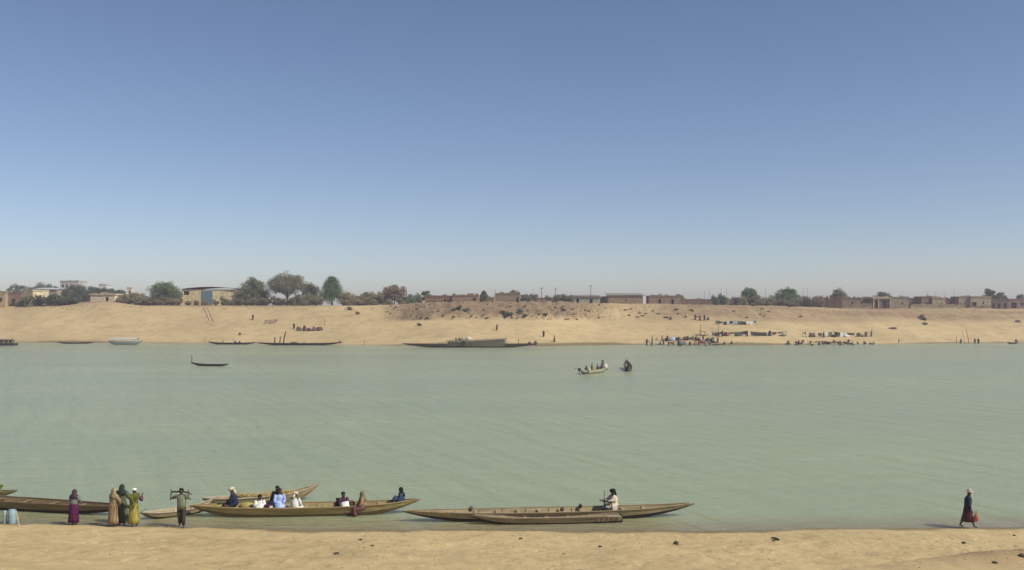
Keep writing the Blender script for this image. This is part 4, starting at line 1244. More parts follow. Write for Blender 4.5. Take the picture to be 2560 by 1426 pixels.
mat_panel('mat_wall', boat_u(1120), boat_u(1262), .5, 1.35, 1.80, 1.1, MAT)
m = MB(); rows = []
for i in range(15):
    u = boat_u(1118) + (boat_u(1266) - boat_u(1118)) * i / 14
    zt = 1.39 + .5 * max(0, (i - 5) / 9)
    rows.append([(u * L / 2, -1.5 + 2.8 * q / 5, zt + .28 * math.sin(PI * q / 5) + .03 * math.sin(i * 3 + q)) for q in range(6)])
m.quad_grid(rows); m.quad_grid([[(p[0], p[1], p[2] + .07) for p in r_] for r_ in rows]); m.build('mat_roof', MAT, CB, True)
m = MB(); gg = random.Random(3)
for k in range(700):
    q_ = gg.random(); u = boat_u(1116) + (boat_u(1268) - boat_u(1116)) * q_
    y_ = gg.choice([gg.uniform(-1.6, -1.3), gg.uniform(-1.5, 1.3)])
    z_ = (1.50 + .5 * max(0, (q_ * 14 - 5) / 9)) - gg.random() * (1.1 if y_ < -1.35 else .1) + (.25 * math.cos(y_ * 1.05) if y_ > -1.3 else 0)
    d_ = Vector((gg.uniform(-.5, .5), gg.uniform(-.12, .05), gg.uniform(-.12, .16)))
    m.tube([Vector((u * L / 2, y_, z_)) - d_, Vector((u * L / 2, y_ - .02, z_ + .02)) + d_], [.03, .015], 3, cap=False)
m.build('thatch', leafy('cargo_thatch', (.25, .225, .14), .5, .1), CB)['kind'] = 'stuff'
m = MB(); m.tube([(boat_u(1095) * L / 2, -.6, 1.0), (boat_u(1125) * L / 2, -.5, 1.5)], .05, 5); m.build('spar', W_POLE, CB)
m = MB(); m.tube([(boat_u(1296) * L / 2, 0, .5), (boat_u(1296) * L / 2, 0, 2.1)], .06, 5); m.build('mast', W_DARK, CB)
for px, lab, col in [(1140, 'person in olive sitting on the cargo boat roof, leftmost of four', 'olive'), (1148, 'person in green sitting on the cargo boat roof, second of four', 'green'), (1155, 'person in grey sitting on the cargo boat roof, third of four', 'grey')]:
    make_person(lab, in_boat(CB, boat_u(px), -.2, 1.63), rng.uniform(-1, 1), 'floor', 'lap', .2, robe=CL[col], near=False, seed=px, size=1.0)
make_person('person in dark clothes standing at the side of the cargo boat, rightmost of four', in_boat(CB, boat_u(1161), -1.75, .35), .3, 'stand', 'down', .1, robe=CL['dark'], near=False, seed=77, size=1.0)
o = MB(); o.ball((0, 0, .45), (.8, .5, .55), 9, 6, .12, rng); o = o.build('white_sack', plain('white_sacking', (.62, .58, .42), .9, .15, 3), None, True); o.location = in_boat(CB, boat_u(1171), 0, 1.63); tag(o, 'bulging white sack on the cargo boat roof', 'sack')
o = MB(); o.ball((0, 0, .3), (.75, .5, .42), 9, 6, .15, rng); o = o.build('cream_sack', plain('cream_sacking', (.55, .47, .3), .9, .15, 3), None, True); o.location = in_boat(CB, boat_u(1262), -1.0, .9); tag(o, 'cream sack at the right end of the cargo boat shelter', 'sack')
for px, lab in [(1324, 'dark bundle towards the right end of the cargo boat'), (1339, 'large dark bundle at the right tip of the cargo boat')]:
    o = MB(); o.ball((0, 0, .3), (.42, .35, .55 if 'large' in lab else .4), 8, 6, .18, rng); o = o.build('bundle', plain('dark_sacking', (.09, .075, .05), .95, .3, 3), None, True); o.location = in_boat(CB, boat_u(px), 0, .75); tag(o, lab, 'bundle')

# wooden rack and heap of goods up on the sand
p = far_hit(676, 810)
rk = thing('wooden_rack', 'low wooden rack of crossed poles on the sand slope', 'rack', p)
for a, b in [((-1.6, 0, 0), (-1.0, 0, 1.1)), ((-.4, 0, 0), (-.4, 0, 1.0)), ((1.0, 0, .2), (2.0, 0, 1.15)), ((-1.9, .1, .95), (2.1, .1, 1.15)), ((-1.8, -.3, .35), (1.3, -.1, .75)), ((-.4, 0, .1), (1.9, .2, 1.1))]:
    m = MB(); m.tube([a, b], .07, 5); m.build('pole', W_DARK, rk)
for k, (px, py, w_, h_, col) in enumerate([(748, 827, 1.1, 1.3, (.14, .10, .06)), (762, 827, 1.0, 1.5, (.10, .04, .045)), (773, 828, 1.0, .9, (.08, .035, .04)), (785, 828, 1.0, 1.3, (.17, .12, .10)), (795, 827, 1.1, 1.0, (.10, .09, .05)), (803, 826, .9, 1.2, (.18, .19, .09))]):
    p = far_hit(px, py)
    o = MB(); lump(o, rng, w_ * .85, 1.0, h_)
    lab = ['brown bundle, leftmost in the heap of goods on the sand', 'tall maroon bundle in the heap of goods on the sand', 'low dark maroon bundle in the heap of goods on the sand', 'grey pink bundle right of centre in the heap of goods', 'olive brown bundle towards the right of the heap of goods', 'green yellow bundle, rightmost in the heap of goods'][k]
    o = o.build('bundle', plain('bundle_cloth', col, .9, .35, 2.5), None); o.location = p; tag(o, lab, 'bundle')

# clotheslines with washing
def washing_line(label, px0, px1, py, top_h, n, cols, glabel, seed):
    r_ = random.Random(seed)
    a, b = far_hit(px0, py), far_hit(px1, py)
    t = thing('clothesline', label, 'clothesline', a)
    for q in (0, .5, 1):
        g = far_hit(px0 + (px1 - px0) * q, py) - a
        m = MB(); m.tube([g + Vector((0, 0, -.3)), g + Vector((0, 0, top_h + .1))], [.06, .05], 5); m.build('post', W_POLE, t)
    pts = []
    for i in range(17):
        q = i / 16; g = far_hit(px0 + (px1 - px0) * q, py) - a
        pts.append(g + Vector((0, 0, top_h - .34 * abs(math.sin(q * 2 * PI)) - .06 * math.sin(q * 23 + seed))))
    m = MB(); m.tube(pts, .015, 4); m.build('rope', W_POLE, t)
    x = .02
    k = 0
    while x < .97 and k < n:
        wv = r_.uniform(.35, 1.3) / max(1, (b - a).length)
        col = cols[k % len(cols)] if seed % 2 else r_.choice(cols)
        drop = r_.choice([r_.uniform(.3, .6), r_.uniform(.6, 1.0)]) * top_h
        i0 = min(15, int(x * 16)); f = x * 16 - i0
        o0 = pts[i0].lerp(pts[i0 + 1], f); xe = min(1, x + wv); i1 = min(15, int(xe * 16)); o1 = pts[i1].lerp(pts[i1 + 1], xe * 16 - i1)
        m = MB(); rows = []
        for u in range(7):
            c0 = o0.lerp(o1, u / 6)
            wob = .07 * math.sin(u * 2.1 + k)
            rows.append([c0 - o0 + Vector((r_.uniform(-.02, .02), wob * v / 3 - .03, -drop * (v / 3) * (1 - .12 * math.sin(u * 1.3 + k) * (v == 3)))) for v in range(4)])
        m.quad_grid(rows); m.quad_grid([[p_ + Vector((0, .03 + .02 * (v > 0), 0)) for v, p_ in enumerate(r2)] for r2 in rows])
        o = m.build('hanging_cloth', CL[col], None, True); o.location = a + o0
        tag(o, glabel % (col.replace('_', ' '), ORD[k]), 'cloth', 'washing on ' + glabel.split(' on ')[-1])
        x = xe + (r_.uniform(.0, .004) if r_.random() < .7 else r_.uniform(.01, .04)); k += 1
washing_line('clothesline high on the slope, topmost of the three', 1788, 1890, 813, 1.25, 16, ['olive', 'green', 'olive', 'navy', 'white', 'navy', 'navy', 'pale_blue', 'pale_blue', 'olive', 'green', 'dark', 'white', 'white'], '%s cloth, %s from the left on the topmost clothesline', 3)
washing_line('clothesline along the sand above the bathing place, left of two', 1762, 1966, 841, 1.35, 34, ['cream', 'grey', 'brown', 'maroon', 'maroon', 'pink', 'brown', 'olive', 'green', 'olive', 'navy', 'navy', 'pale_blue', 'navy', 'dark', 'dark', 'green', 'green', 'pink', 'pink', 'dark', 'pink', 'olive'], '%s cloth, %s from the left on the left lower clothesline', 5)
washing_line('clothesline along the sand above the bathing place, right of two', 2006, 2168, 843, 1.4, 26, ['brown', 'cream', 'brown', 'pink', 'olive', 'cream', 'green', 'brown', 'white', 'olive', 'dark', 'dark', 'white', 'white', 'grey', 'green', 'brown'], '%s cloth, %s from the left on the right lower clothesline', 7)
for k, (px, py, col, lab) in enumerate([(1790, 839, 'maroon', 'maroon heap of washing under the left end of the left lower clothesline'), (1812, 840, 'brown', 'brown heap of washing under the left lower clothesline'), (1842, 841, 'green', 'dark green heap of washing under the middle of the left lower clothesline'), (1905, 840, 'dark', 'dark heap of washing right of the middle of the left lower clothesline'), (1955, 841, 'olive', 'olive heap of washing at the right end of the left lower clothesline'), (2030, 843, 'brown', 'brown heap of washing under the left end of the right lower clothesline'), (2085, 843, 'dark', 'dark heap of washing under the middle of the right lower clothesline'), (2118, 843, 'white', 'white heap of washing under the right lower clothesline'), (2150, 842, 'olive', 'olive heap of washing at the right end of the right lower clothesline')]):
    o = MB(); s_ = rng.uniform(.6, 1.1)
    lump(o, rng, s_, 1.4, .7)
    o = o.build('laundry_heap', CL[col], None, True); o.location = far_hit(px, py); tag(o, lab, 'laundry', 'heaps of washing')
for k, (px, py, col, lab) in enumerate([(1806, 842, 'dark', 'person in dark clothes standing at the left lower clothesline'), (1868, 842, 'navy', 'person in navy standing below the middle of the left lower clothesline'), (1925, 841, 'green', 'person in green standing near the right end of the left lower clothesline'), (2060, 845, 'brown', 'person in brown standing below the right lower clothesline'), (2178, 842, 'brown', 'person in brown standing at the right end of the right lower clothesline')]):
    far_person(lab, px, py, col, 'stand', rz=rng.uniform(-2, 2), seed=80 + k)
# cream awning sheet at the left end
p = far_hit(1752, 840)
aw = thing('cream_awning', 'cream cloth awning propped on sticks left of the clotheslines', 'awning', p)
m = MB(); rows = [[(2.2 * u / 5 - .2, v * .5 - .6, 1.5 - .22 * u - .05 * math.sin(v * 2)) for v in range(4)] for u in range(6)]
m.quad_grid(rows); m.quad_grid([[(a_, b_, c_ + .03) for (a_, b_, c_) in r_] for r_ in rows]); m.build('sheet', CL['cream'], aw, True)
for q in ((-.2, -.6, 1.5), (-.2, .9, 1.5), (2.0, -.6, .4), (2.0, .9, .4)):
    m = MB(); m.tube([(q[0], q[1], -.2), q], .04, 5); m.build('prop', W_POLE, aw)

# people washing in the shallows, with basins and heaps of laundry
WASH = [(1617, 863, 'brown', 'stand', 'person in brown standing at the left end of the washing group'), (1629, 864, 'grey', 'bend', 'person in grey bending over the water near the left end of the washing group'), (1640, 864, 'white', 'bend', 'person in white bending over the water in the washing group'), (1652, 863, 'maroon', 'floor', 'person in maroon crouching at the water in the washing group'), (1659, 862, 'brown', 'stand', 'tall person in brown standing with bent arm in the washing group'), (1672, 864, 'green', 'bend', 'person in green bending over the water, left of the laundry heaps'), (1684, 864, 'olive', 'bend', 'person in olive bending over the water beside the grey laundry'), (1696, 864, 'navy', 'stand', 'person in navy standing in the shallows by the laundry heaps'), (1724, 864, 'dark', 'bend', 'person in dark clothes bending over the water right of the grey laundry'), (1737, 863, 'pink', 'bend', 'person in pink bending over the water in the washing group'), (1747, 863, 'maroon', 'stand', 'person in maroon standing at the right half of the washing group'), (1762, 864, 'grey', 'stand', 'person in grey standing among the laundry at the right half'), (1775, 864, 'olive', 'bend', 'person in olive bending near the right end of the washing group'), (1792, 863, 'pink', 'floor', 'person in pink crouching at the right end of the washing group'), (1812, 862, 'brown', 'floor', 'person in brown crouching alone at the water right of the washing group'), (1829, 861, 'brown', 'floor', 'rightmost person in brown crouching at the water beyond the washing group')]
for k, (px, py, col, kind, lab) in enumerate(WASH):
    far_person(lab, px, py, col, kind, rz=rng.choice([-1.3, 1.3, .3, 2.8]), seed=50 + k, sink=.2 if kind != 'floor' else 0.0, head=rng.choice(['hair', 'scarf', 'turban']), hc=None, arms='lap' if kind == 'floor' else 'down') if False else make_person(lab, far_hit(px, py) - Vector((0, 0, .2 if kind != 'floor' else -.02)), rng.choice([-1.3, 1.3, .3, 2.8]), kind, 'lap' if kind == 'floor' else 'down', .2, 0, robe=CL[col], head=('turban', CL[rng.choice(['brown', 'dark', 'olive'])]) if k % 3 == 0 else ('hair', None), near=False, seed=50 + k)
LAUN = [(1667, 853, 'green', 'dark green heap of washing, leftmost on the sand behind the washing group'), (1680, 852, 'pale_blue', 'pale blue heap of washing on the sand behind the washing group'), (1692, 851, 'navy', 'navy heap of washing on the sand behind the washing group'), (1706, 862, 'grey', 'big grey heap of washing at the water edge'), (1715, 850, 'brown', 'brown heap of washing on the sand behind the washing group'), (1730, 849, 'olive', 'olive heap of washing on the sand behind the washing group'), (1744, 852, 'maroon', 'maroon heap of washing on the sand behind the washing group'), (1757, 858, 'pink', 'pinkish heap of washing at the right of the washing group'), (1770, 853, 'olive', 'olive heap of washing, rightmost on the sand behind the group'), (1782, 858, 'green', 'dark green heap of washing near the right end of the washing group')]
for k, (px, py, col, lab) in enumerate(LAUN):
    o = MB(); s_ = rng.uniform(.7, 1.1)
    lump(o, rng, s_, 1.1, .75)
    o = o.build('laundry_heap', CL[col], None, True); o.location = far_hit(px, py); tag(o, lab, 'laundry', 'heaps of washing')
for px, py, lab, col in [(1646, 862, 'pale washing basin beside the crouching person in maroon', 'white'), (1702, 866, 'grey washing basin in front of the big grey heap', 'grey'), (1767, 866, 'pale blue washing basin in the right half of the group', 'pale_blue')]:
    b_ = thing('washing_basin', lab, 'basin', far_hit(px, py) + Vector((0, 0, .02)))
    m = MB(); m.tube([(0, 0, 0), (0, 0, .3)], [.32, .48], 12, cap=False); m.tube([(0, 0, .02), (0, 0, .3)], [.29, .45], 12); m.build('bowl', CL[col], b_, True)
    m = MB(); m.tube([(.48 * math.cos(q * PI / 8), .48 * math.sin(q * PI / 8), .3) for q in range(17)], .025, 5, cap=False); m.build('rim', CL[col], b_)
for k in range(15):
    px = 1622 + k * 12 + rng.uniform(-4, 4); col = rng.choice(['dark', 'brown', 'navy', 'white', 'green', 'maroon', 'grey', 'pink', 'cream'])
    far_person('person in %s, %s from the left in the row standing behind the washing group' % (col, ORD[k]), px, rng.uniform(850, 858), col, rng.choice(['stand', 'stand', 'bend', 'floor']), rz=rng.uniform(-2, 2), seed=500 + k, head='hair', group='people behind the washing group', size=rng.uniform(.8, 1.0))
for k in range(12):
    px = 1972 + k * 19 + rng.uniform(-6, 6); col = rng.choice(['dark', 'brown', 'navy', 'black', 'green'])
    far_person('person in %s, %s from the left along the water below the right clothesline' % (col, ORD[k]), px, rng.uniform(859, 863), col, rng.choice(['floor', 'bend', 'floor', 'stand']), rz=rng.uniform(-2, 2), seed=540 + k, head='hair', group='people along the water below the right clothesline', size=rng.uniform(.75, .95))
# reeds, stakes and driftwood along the water right of the washing place
for k in range(15):
    px = rng.uniform(1965, 2190)
    make_bush('water_weed', 'low dark water weed at the far waterline below the right clothesline', far_hit(px, rng.uniform(858, 864)), rng.uniform(.6, 1.6), rng.uniform(.35, .8), 'dark' if k % 3 else 'olive', rng.randrange(3), 'water weeds below the right clothesline', rng.uniform(0, 6))
for k, px in enumerate((1975, 1989, 2020, 2098, 2110, 2132, 2160, 2183)):
    far_stake('short dark stake, %s from the left among the water weeds' % ORD[k], px, rng.uniform(849, 853), 864, .06, rng.uniform(-.1, .1), group='stakes among the water weeds')
for k, (px, py, l_) in enumerate([(2050, 858, 3.6), (2075, 859, 4.4), (2105, 859, 3.4), (1795, 865, 3.0)]):
    p = far_hit(px, py); m = MB(); m.tube([(-l_ / 2, 0, .2), (-l_ * .2, .1, .32), (l_ * .2, -.05, .28), (l_ / 2, .05, .5)], [.10, .15, .13, .05], 6); m.tube([(l_ * .1, 0, .25), (l_ * .25, -.1, .8)], [.08, .03], 5)
    o = m.build('driftwood', W_DARK, None); o.location = p; tag(o, ['dark driftwood log, left of three at the water below the right clothesline', 'longest dark driftwood log, middle of three below the right clothesline', 'dark driftwood log, right of three below the right clothesline', 'dark driftwood at the water below the dark pole between the clotheslines'][k], 'driftwood')

# ================================================================ boats out on the river
Y = H * F / (915.5 - YH)
mc = make_canoe('slim dark canoe with a pole at its left end out on the river', (wx(478, Y + .5), Y + .5), (wx(572, Y - .8), Y - .8), .8, .30, (.35, .12), .05, (W_DARK, W_TAR, W_DARK), 4, False, False, 1)
m = MB(); m.tube([(-mc['_len'] / 2 + .12, 0, .2), (-mc['_len'] / 2 + .14, 0, 1.9)], [.07, .05], 6); m.build('stern_post', W_DARK, mc)

Y = H * F / (936.0 - YH)
mb_ = make_canoe('pale open boat carrying people out on the river', (wx(1450, Y - 1.2), Y - 1.2), (wx(1516, Y + 6.5), Y + 6.5), 1.7, .55, (.15, .45), .08, (plain('pale_boat_paint', (.52, .48, .34), .7, .2, 2), plain('boat_boot_top', (.16, .15, .09), .7, .2, 2), W_GREY), 4, True, False, 1, name='open_boat', cat='boat')
om = thing('outboard_motor', 'small dark outboard motor on the left end of the pale boat', 'motor', in_boat(mb_, -.99, 0, 0), mb_.rotation_euler[2])
m = MB(); m.box((-.22, 0, .78), (.42, .3, .36)); m.build('cowling', CL['dark'], om, False)
m = MB(); m.tube([(-.25, 0, .6), (-.3, 0, -.3)], [.08, .06], 6); m.build('leg', CL['grey'], om)
m = MB(); m.tube([(-.35, 0, .9), (-1.5, .1, 1.0)], [.03, .03], 5); m.build('tiller', CL['dark'], om)
make_person('person in dark green huddled at the left end of the pale boat', in_boat(mb_, -.62, 0, .30), .9, 'floor', 'lap', .5, robe=CL['green'], head=('scarf', CL['dark']), near=False, seed=301, size=1.05)
make_person('slim dark figure standing in the middle of the pale boat', in_boat(mb_, -.12, 0, .05), 1.2, 'stand', 'down', .0, robe=CL['brown'], near=False, seed=302, size=.85)
for u, y, lab, col, kind in [(.42, .3, 'person in brown sitting towards the right end of the pale boat', 'brown', 'floor'), (.56, -.25, 'person in grey standing towards the right end of the pale boat', 'grey', 'stand'), (.70, .1, 'person in dark clothes standing at the right end of the pale boat', 'dark', 'stand'), (.80, -.1, 'person in olive sitting at the right tip of the pale boat', 'olive', 'floor')]:
    make_person(lab, in_boat(mb_, u, y, .3 if kind == 'floor' else .06), rng.uniform(-1.5, 1.5), kind, 'chest', .2, robe=CL[col], head=('turban', CL['dark']) if kind == 'stand' else ('hair', None), near=False, seed=int(u * 100), size=1.0)
o = MB(); o.ball((0, 0, .4), (.45, .38, .5), 9, 6, .08, rng); o = o.build('white_sack', plain('white_sacking', (.62, .58, .42), .9, .15, 3), None, True); o.location = in_boat(mb_, .62, -.55, .42); tag(o, 'white sack near the right end of the pale boat', 'sack')

ec = make_canoe('dark canoe seen end on, right of the pale boat', (wx(1574, 146.0), 146.0), (wx(1566, 157.0), 157.0), 1.25, .62, (.35, .7), .08, (wood('end_on_wood', (.085, .055, .035)), W_TAR, W_PALE), 5, False, False, 1)
make_person('person in black sitting in the canoe seen end on', in_boat(ec, -.45, -.15, .35), .2, 'floor', 'lap', .4, robe=CL['black'], head=('hair', None), near=False, seed=310, size=1.05)

# ================================================================ near boats
def S(px, Y): return (wx(px, Y), Y)
OCHRE2 = wood('ochre_plank', (.30, .225, .115))  # plain ochre plank wood
b1 = make_canoe('long brown canoe cut by the left edge, behind the woman in the purple skirt', S(-330, 49.4), S(338, 45.35), 1.15, .44, (.25, .06), .08, (W_BROWN, W_TAR, W_BROWN), 7, True, True, 3)
b5 = make_canoe('small pale rimmed canoe behind the man carrying a pole', S(352, 44.55), S(532, 46.75), .8, .26, (.10, .30), .06, (W_GREY, W_TAR, W_PALE), 3, True, True, 2, rail=W_PALE)
b2 = make_canoe('long ochre canoe full of seated passengers', S(474, 45.35), S(1050, 46.25), 1.35, .44, (.10, .22), .09, (W_OCHRE, wood('lower_ochre', (.15, .105, .05)), W_GREY), 9, True, True, 3)
b3 = make_canoe('canoe with straw cargo and a slender raised prow behind the passenger canoe', S(505, 47.2), S(798, 49.6), 1.0, .40, (.1, .42), .06, (W_GREY, W_BROWN, W_GREY), 5, True, True, 2, rail=W_PALE)
b4 = make_canoe('long weathered empty canoe with one man aboard right of centre', S(1006, 44.25), S(1736, 45.55), 1.2, .40, (.12, .2), .08, (W_GREY, W_TAR, W_GREY), 10, True, True, 3)
b0 = make_canoe('prow of a canoe poking in at the left edge', S(-290, 50.6), S(44, 49.4), 1.0, .30, (.2, .18), .06, (W_GREY, W_BROWN, W_GREY), 5, False, True, 2)

b6 = make_canoe('shorter canoe with a square stern lying in front of the weathered canoe', S(1180, 43.72), S(1552, 44.30), .78, .30, (.12, .06), .08, (wood('warm_grey_plank', (.31, .235, .14)), W_TAR, W_GREY), 5, True, True, 2, blunt=.42)
L6 = b6['_len']
m = MB(); m.box((L6 * .5 - .62, -.352, .335), (1.1, .05, .05)); m.build('rubbing_strake', W_PALE, b6)
for k in range(5):
    m = MB(); m.box((L6 * .5 - 1.1 + k * .23, -.375, .20), (.05, .03, .16)); m.build('side_cleat', W_BROWN, b6)

# straw cargo
STRAW = leafy('straw_stalks', (.55, .45, .20), .3, .1)
STRAWG = leafy('grey_reed_stalks', (.28, .26, .16), .35, .1)
STRAWT = leafy('tan_reed_stalks', (.52, .39, .21), .35, .1)
STRAWY = leafy('yellow_grass_stalks', (.46, .42, .07), .35, .15)
STRAWL = leafy('green_grass_blades', (.24, .30, .06), .35, .2)
def stalks(n, r0, r1, rt, h, seed, thick=.012, waist=.55, bend=.1):
    """a sheaf of separate stalks: bottom radius r0, tied radius r1, top radius rt"""
    g = random.Random(seed); m = MB()
    for k in range(n):
        a = g.uniform(0, 2 * PI); q = g.random() ** .5
        hh = h * g.uniform(.85, 1.05)
        a2 = a + g.uniform(-.5, .5); a3 = a + g.uniform(-.8, .8)
        p0 = Vector((r0 * q * math.cos(a), r0 * q * math.sin(a), g.uniform(0, .05)))
        p1 = Vector((r1 * q * math.cos(a2), r1 * q * math.sin(a2), hh * waist))
        p2 = Vector((rt * q * math.cos(a3) + g.uniform(-bend, bend), rt * q * math.sin(a3), hh))
        m.tube([p0, p1, p2], [thick * g.uniform(.7, 1.4), thick, thick * .5], 4, cap=False)
    return m
def sheaf(label, loc, n, r0, r1, rt, h, mat, seed, tie=True, waist=.55, tilt=(0, 0), name='reed_bundle', **kw):
    t = thing(name, label, 'bundle', loc)
    t.rotation_euler = (tilt[0], tilt[1], 0)
    o = stalks(n, r0, r1, rt, h, seed, waist=waist, **kw).build('stalks', mat, t); o['kind'] = 'stuff'
    if tie:
        m = MB(); m.tube([((r1 * .95) * math.cos(q * PI / 6), (r1 * .95) * math.sin(q * PI / 6), h * waist + .02 * math.sin(q)) for q in range(13)], .02, 5, cap=False); m.build('tie_rope', W_POLE, t)
    return t
sc_ = sheaf('loose straw heaped in the canoe with the slender prow', in_boat(b3, -.02, -.1, .22), 260, .5, .5, .6, .55, STRAW, 5, False, name='straw_heap')
sc_.scale = (2.4, .7, .55)
st2 = sheaf('second heap of straw further forward in the canoe with the slender prow', in_boat(b3, .34, 0, .32), 160, .4, .4, .5, .42, STRAW, 6, False, name='straw_heap'); st2.scale = (1.5, .6, .6)
sh0 = sheaf('yellow green grass bundle on the canoe prow at the left edge', in_boat(b0, .70, 0, .28), 160, .22, .18, .32, .42, STRAWL, 7, True, name='grass_bundle')

# ================================================================ people at the near shore
def shore(px, py): return near_hit(px, py)
make_person('woman in a dark head scarf and deep purple skirt standing at the left shore', shore(184, 1313), R(165), 'stand', 'chest', .15, 0, top=CL['grey'], skirt=CL['purple'], head=('scarf', plain('cloth_scarf', (.065, .036, .045), .85, .6, 7)), seed=401, size=.93)
p = shore(283, 1317)
def streaky(name, col, var=.5): return plain('cloth_' + name, col, .85, var, 2.2, (9, 9, .7), .5, .01, .15)
make_person('person wrapped in a tan streaked robe and shawl, leftmost of three close together', p, R(150), 'stand', 'chest', .1, 0, top=streaky('tan_shawl', (.27, .21, .115), .8), skirt=streaky('tan_wrap', (.28, .195, .11), .8), head=('scarf', streaky('tan_head_shawl', (.28, .23, .125), .7)), seed=405, size=1.0)
make_person('tall person in a dark green robe and scarf, middle of three close together', Vector((wx(304, 43.9), 43.9, float(near_z(wx(304, 43.9), 43.9)))), R(185), 'stand', 'chest', .1, 0, robe=streaky('green_grey', (.10, .115, .07)), head=('scarf', plain('cloth_green_scarf', (.022, .036, .028), .85, .2, 6)), seed=402, size=1.07)
p = shore(334, 1316.5)
make_person('person with a white head tie, purple top and yellow wrap, rightmost of three close together', p, R(170), 'stand', 'hug', .1, 0, top=plain('cloth_pattern', (.10, .05, .085), .85, .9, 16), skirt=streaky('yellow_green', (.33, .29, .07), .7), head=('cap', CL['white']), seed=403, size=.99)
gb = sheaf('bundle of green yellow grass held by the person with the white head tie', p + Vector((.12, -.26, .98)), 150, .08, .11, .24, .52, STRAWL, 24, waist=.35, name='grass_bundle', thick=.012)
m = MB(); m.tube([(-.05, 0, 0), (.16, -.02, .10), (.40, 0, .30)], [.012, .012, .008], 5); o = m.build('twig', W_DARK, None); o.location = p + Vector((.22, -.05, .55)); tag(o, 'thin dark twig sticking out beside the yellow wrap', 'twig')
# the man with a pole across his shoulders
p = shore(454, 1319)
make_person('man in an olive shirt and dark trousers with a pole across his shoulders', p, 0.12, 'stand', 'carry', .05, .08, top=plain('cloth_shirt', (.17, .19, .125), .85, .25, 5), trousers=plain('cloth_trousers', (.05, .042, .03), .9, .3, 6), head=('hair', None), seed=404, size=1.03)
m = MB(); m.tube([(-.49, 0, .02), (0, .02, .03), (.26, 0, .0), (.45, 0, -.10)], [.035, .04, .035, .025], 7)
o = m.build('carrying_pole', W_DARK, None, True); o.location = p + Vector((0, .03, 1.57)); tag(o, 'dark carrying pole across the shoulders of the man in olive', 'pole')

# passengers of the ochre canoe
def pu(px): return (px - 762) / 288.0
def rider(label, px, y, z, rz, kind, seed, size=1.0, **kw):
    return make_person(label, in_boat(b2, pu(px), y, z), rz, kind, kw.pop('arms', 'lap'), kw.pop('lean', .35), 0, seed=seed, size=size, **kw)
rider('person in a navy robe and white cap on the left part of the passenger canoe', 586, .0, .42, R(-75), 'sit', 411, 1.06, robe=CL['navy'], head=('turban', CL['cream']), lean=.35)
rider('person in a white robe sitting low with knees drawn up in the passenger canoe', 645, .12, .14, R(20), 'floor', 412, 1.0, robe=CL['white'], head=('hair', None), lean=.5)
rider('person in a dark blue robe sitting just behind the pale blue robe', 688, .40, .46, R(-20), 'sit', 413, 1.0, robe=CL['navy'], head=('hair', None), lean=.1)
rider('person in a blue and white robe sitting upright in the passenger canoe', 695, .16, .38, R(15), 'sit', 414, 1.0, robe=plain('cloth_blue_white', (.33, .43, .66), .85, .45, 7), head=('hair', None), lean=.1)
rider('person in a bright white robe and cream turban seated with back turned', 735, -.28, .26, R(160), 'sit', 415, .98, robe=CL['white'], head=('turban', CL['cream']), lean=.25)
rider('small person in green sitting low beside the person in dark purple and white', 836, .1, .14, R(60), 'floor', 416, .72, robe=CL['green'], head=('hair', None))
rider('person in a dark purple top and white wrap sitting in the passenger canoe', 853, .05, .18, R(35), 'floor', 417, 1.02, top=CL['dark_purple'], skirt=CL['white'], head=('hair', None), lean=.25)
rider('person in a faded pink and maroon robe on the right of the passenger canoe', 908, -.45, .28, R(-70), 'sit', 418, 1.0, top=plain('cloth_faded_pink', (.30, .20, .11), .85, .5, 9), skirt=plain('cloth_maroon_pattern', (.16, .065, .065), .85, .6, 9), head=('scarf', plain('cloth_ochre_scarf', (.16, .14, .06), .85, .4, 9)), lean=.2)
rider('person in dark blue crouched on the right end of the passenger canoe', 1006, .0, .40, R(-80), 'floor', 419, .96, robe=plain('cloth_steel_blue', (.045, .065, .115), .85, .3, 6), head=('scarf', CL['black']), lean=.25)
for px, y, lab, col, s_ in [(672, -.38, 'dark purple cloth bundle beside the pale blue robe', 'dark_purple', .15), (665, -.25, 'pink cloth bundle next to the low sitting white robe', 'pink', .12), (566, -.2, 'brown sack left of the person in navy', 'brown', .16), (876, -.2, 'brown basket of goods right of the dark purple top', 'brown', .17)]:
    o = MB(); o.ball((0, 0, s_ * .9), (s_ * 1.2, s_, s_), 9, 6, .15, rng); o = o.build('cloth_bundle', CL[col], None, True); o.location = in_boat(b2, pu(px), y, .34); tag(o, lab, 'bundle')
def jerrycan(label, loc, rz, col, s_=1.0):
    t = thing('jerrycan', label, 'jerrycan', loc, rz); t.scale = (s_, s_, s_)
    mm = plain('can_plastic', col, .5, .08, 6, bmp=.05)
    m = MB(); m.box((0, 0, .15), (.26, .17, .30)); o = m.build('can_body', mm, t)
    bv = o.modifiers.new('bevel', 'BEVEL'); bv.width = .035; bv.segments = 3
    m = MB(); m.tube([(-.09, 0, .30), (-.09, 0, .345)], [.03, .03], 8); m.build('screw_cap', CL['red'] if 'small' in label else CL['cream'], t)
    m = MB(); m.tube([(-.02, 0, .29), (0, 0, .35), (.09, 0, .35), (.11, 0, .29)], .014, 6); m.build('handle', mm, t)
    return t
jerrycan('small white jerrycan between the low white robe and the blue robe', in_boat(b2, pu(679), -.48, .33), .3, (.72, .66, .62), .62)
for px, y0, lab in [(545, .35, 'yellow sack lying against the far side left in the passenger canoe'), (612, .38, 'olive yellow sack behind the person in navy')]:
    o = MB(); o.ball((0, 0, .16), (.42, .22, .20), 10, 6, .1, rng); o = o.build('grain_sack', plain('yellow_sacking', (.40, .34, .10), .9, .25, 4), None, True); o.location = in_boat(b2, pu(px), y0, .20); tag(o, lab, 'sack')

